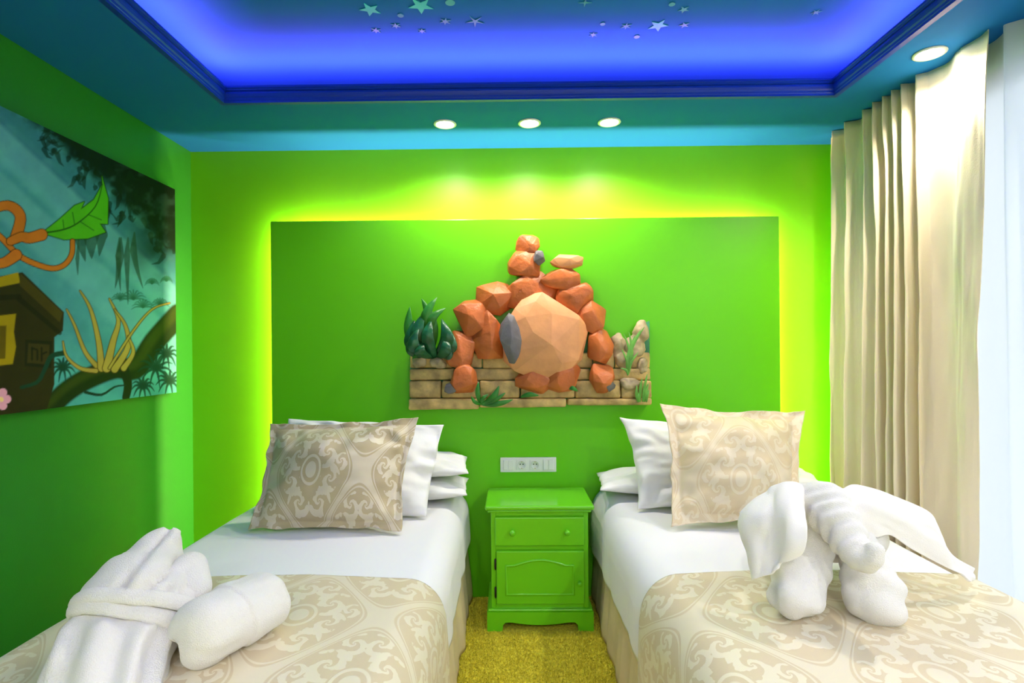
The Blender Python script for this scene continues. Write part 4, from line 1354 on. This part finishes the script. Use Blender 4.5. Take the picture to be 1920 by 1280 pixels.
# big green leaf
lf = [(78, 437), (110, 412), (140, 385), (158, 378), (152, 392), (176, 374), (192, 345), (191, 330), (203, 372), (202, 420), (187, 419), (198, 435), (165, 447), (120, 449)]
put(poly(lf, 1) * 0 + stroke(lf + [lf[0]], 1.6), (16, 40, 12))
put(poly(lf), (70, 152, 22))
put(stroke(curve([(78, 437), (120, 430), (150, 415), (180, 385), (192, 345)], 16), 1.6, .8), (22, 66, 14))
for q in ((120, 430, 118, 412), (140, 421, 136, 398), (150, 415, 176, 432), (165, 402, 190, 412)):
    put(stroke([(q[0], q[1]), (q[2], q[3])], .8), (30, 84, 16))
# orange liana looping behind the leaf, and dry orange fronds at the left edge
ln = curve([(-20, 425), (5, 448), (40, 482), (90, 502), (118, 498), (134, 478), (136, 452)], 30)
put(stroke(ln, 6.5, 5.5), (46, 26, 10)); put(stroke(ln, 5, 4), (178, 98, 26))
for q in ([(30, 445), (38, 405), (14, 385), (-30, 398)], [(78, 440), (55, 446), (40, 444), (20, 452)], [(30, 478), (8, 492), (-20, 496)]):
    c_ = curve(q, 16)
    put(stroke(c_, 12, 9), (48, 28, 10)); put(stroke(c_, 10.5, 7.5), (182, 98, 28))
# tan dry fronds growing on the branch
for q, w in (([(185, 690), (160, 660), (140, 610), (125, 580)], 10), ([(190, 690), (185, 640), (170, 580), (150, 545)], 13), ([(200, 690), (212, 640), (222, 600), (205, 560)], 15), ([(215, 692), (240, 650), (235, 610), (215, 580)], 13), ([(232, 690), (250, 660), (240, 630)], 11), ([(205, 690), (250, 620), (285, 580), (318, 568)], 6), ([(180, 695), (150, 690), (125, 668), (118, 640)], 9)):
    c_ = curve(q, 16)
    put(stroke(c_, w * .6, 2.2), (60, 48, 16)); put(stroke(c_, w * .6 - 1.5, 1), (150, 128, 54))
img *= (1 + .06 * nz2 + .03 * nz1)[..., None]
img = np.clip(img * GAIN, 0, .95)
pt = thing('canvas_painting', 'unframed canvas painting of a misty jungle with ruins and vines on the left wall', 'painting', (XL, cy0, cz0))
Gp = np.stack([np.full(YY.shape, XC), YY, ZZ], -1)
pm = bpy.data.materials.new('jungle_paint'); pm.use_nodes = True
pb = pm.node_tree.nodes['Principled BSDF']
at = pm.node_tree.nodes.new('ShaderNodeVertexColor'); at.layer_name = 'paint'
pm.node_tree.links.new(at.outputs[0], pb.inputs['Base Color'])
pb.inputs['Roughness'].default_value = .7; pb.inputs['Specular IOR Level'].default_value = .1
o = grid('canvas_face', Gp, pm, pt)
ca = o.data.color_attributes.new('paint', 'FLOAT_COLOR', 'POINT')
ca.data.foreach_set('color', np.concatenate([img.reshape(-1, 3), np.ones((img.shape[0] * img.shape[1], 1))], 1).ravel())
box('stretcher', XL + .0005, XC - .0006, cy0, cy1, cz0, cz1, M['canvas_edge'], pt)

# ------------------------------------------------------------------ carpet pile in the aisle
n = 26000
bx_ = rng.uniform(-.30, .50, n); by_ = rng.uniform(1.75, 2.93, n)
hh = rng.uniform(.006, .014, n); an = rng.uniform(0, 2 * PI, n); w_ = .0032
V = np.zeros((n, 4, 3))
for k in range(3):
    a_ = an + k * 2 * PI / 3
    V[:, k] = np.stack([bx_ + w_ * np.cos(a_), by_ + w_ * np.sin(a_), np.zeros(n)], -1)
V[:, 3] = np.stack([bx_ + rng.normal(0, .004, n), by_ + rng.normal(0, .004, n), hh], -1)
base = (np.arange(n) * 4)[:, None]
f = np.concatenate([base + np.array([[0, 1, 3]]), base + np.array([[1, 2, 3]]), base + np.array([[2, 0, 3]])])
inns = (bx_ > nx0 - .0) & (bx_ < nx1) & (by_ > ny0 + .0)
keep = ~inns
idx = np.where(keep)[0]
f = np.concatenate([np.stack([idx * 4 + a_, idx * 4 + b_, idx * 4 + 3], -1) for a_, b_ in ((0, 1), (1, 2), (2, 0))])
o = from_np('carpet_pile', V, f, M['carpet'], None, smooth_shade=False)
o['kind'] = 'stuff'
tag(o, 'short yellow green carpet pile in the aisle between the beds', 'carpet')

for o in bpy.data.objects:
    if '_frame' in o.keys(): del o['_frame']
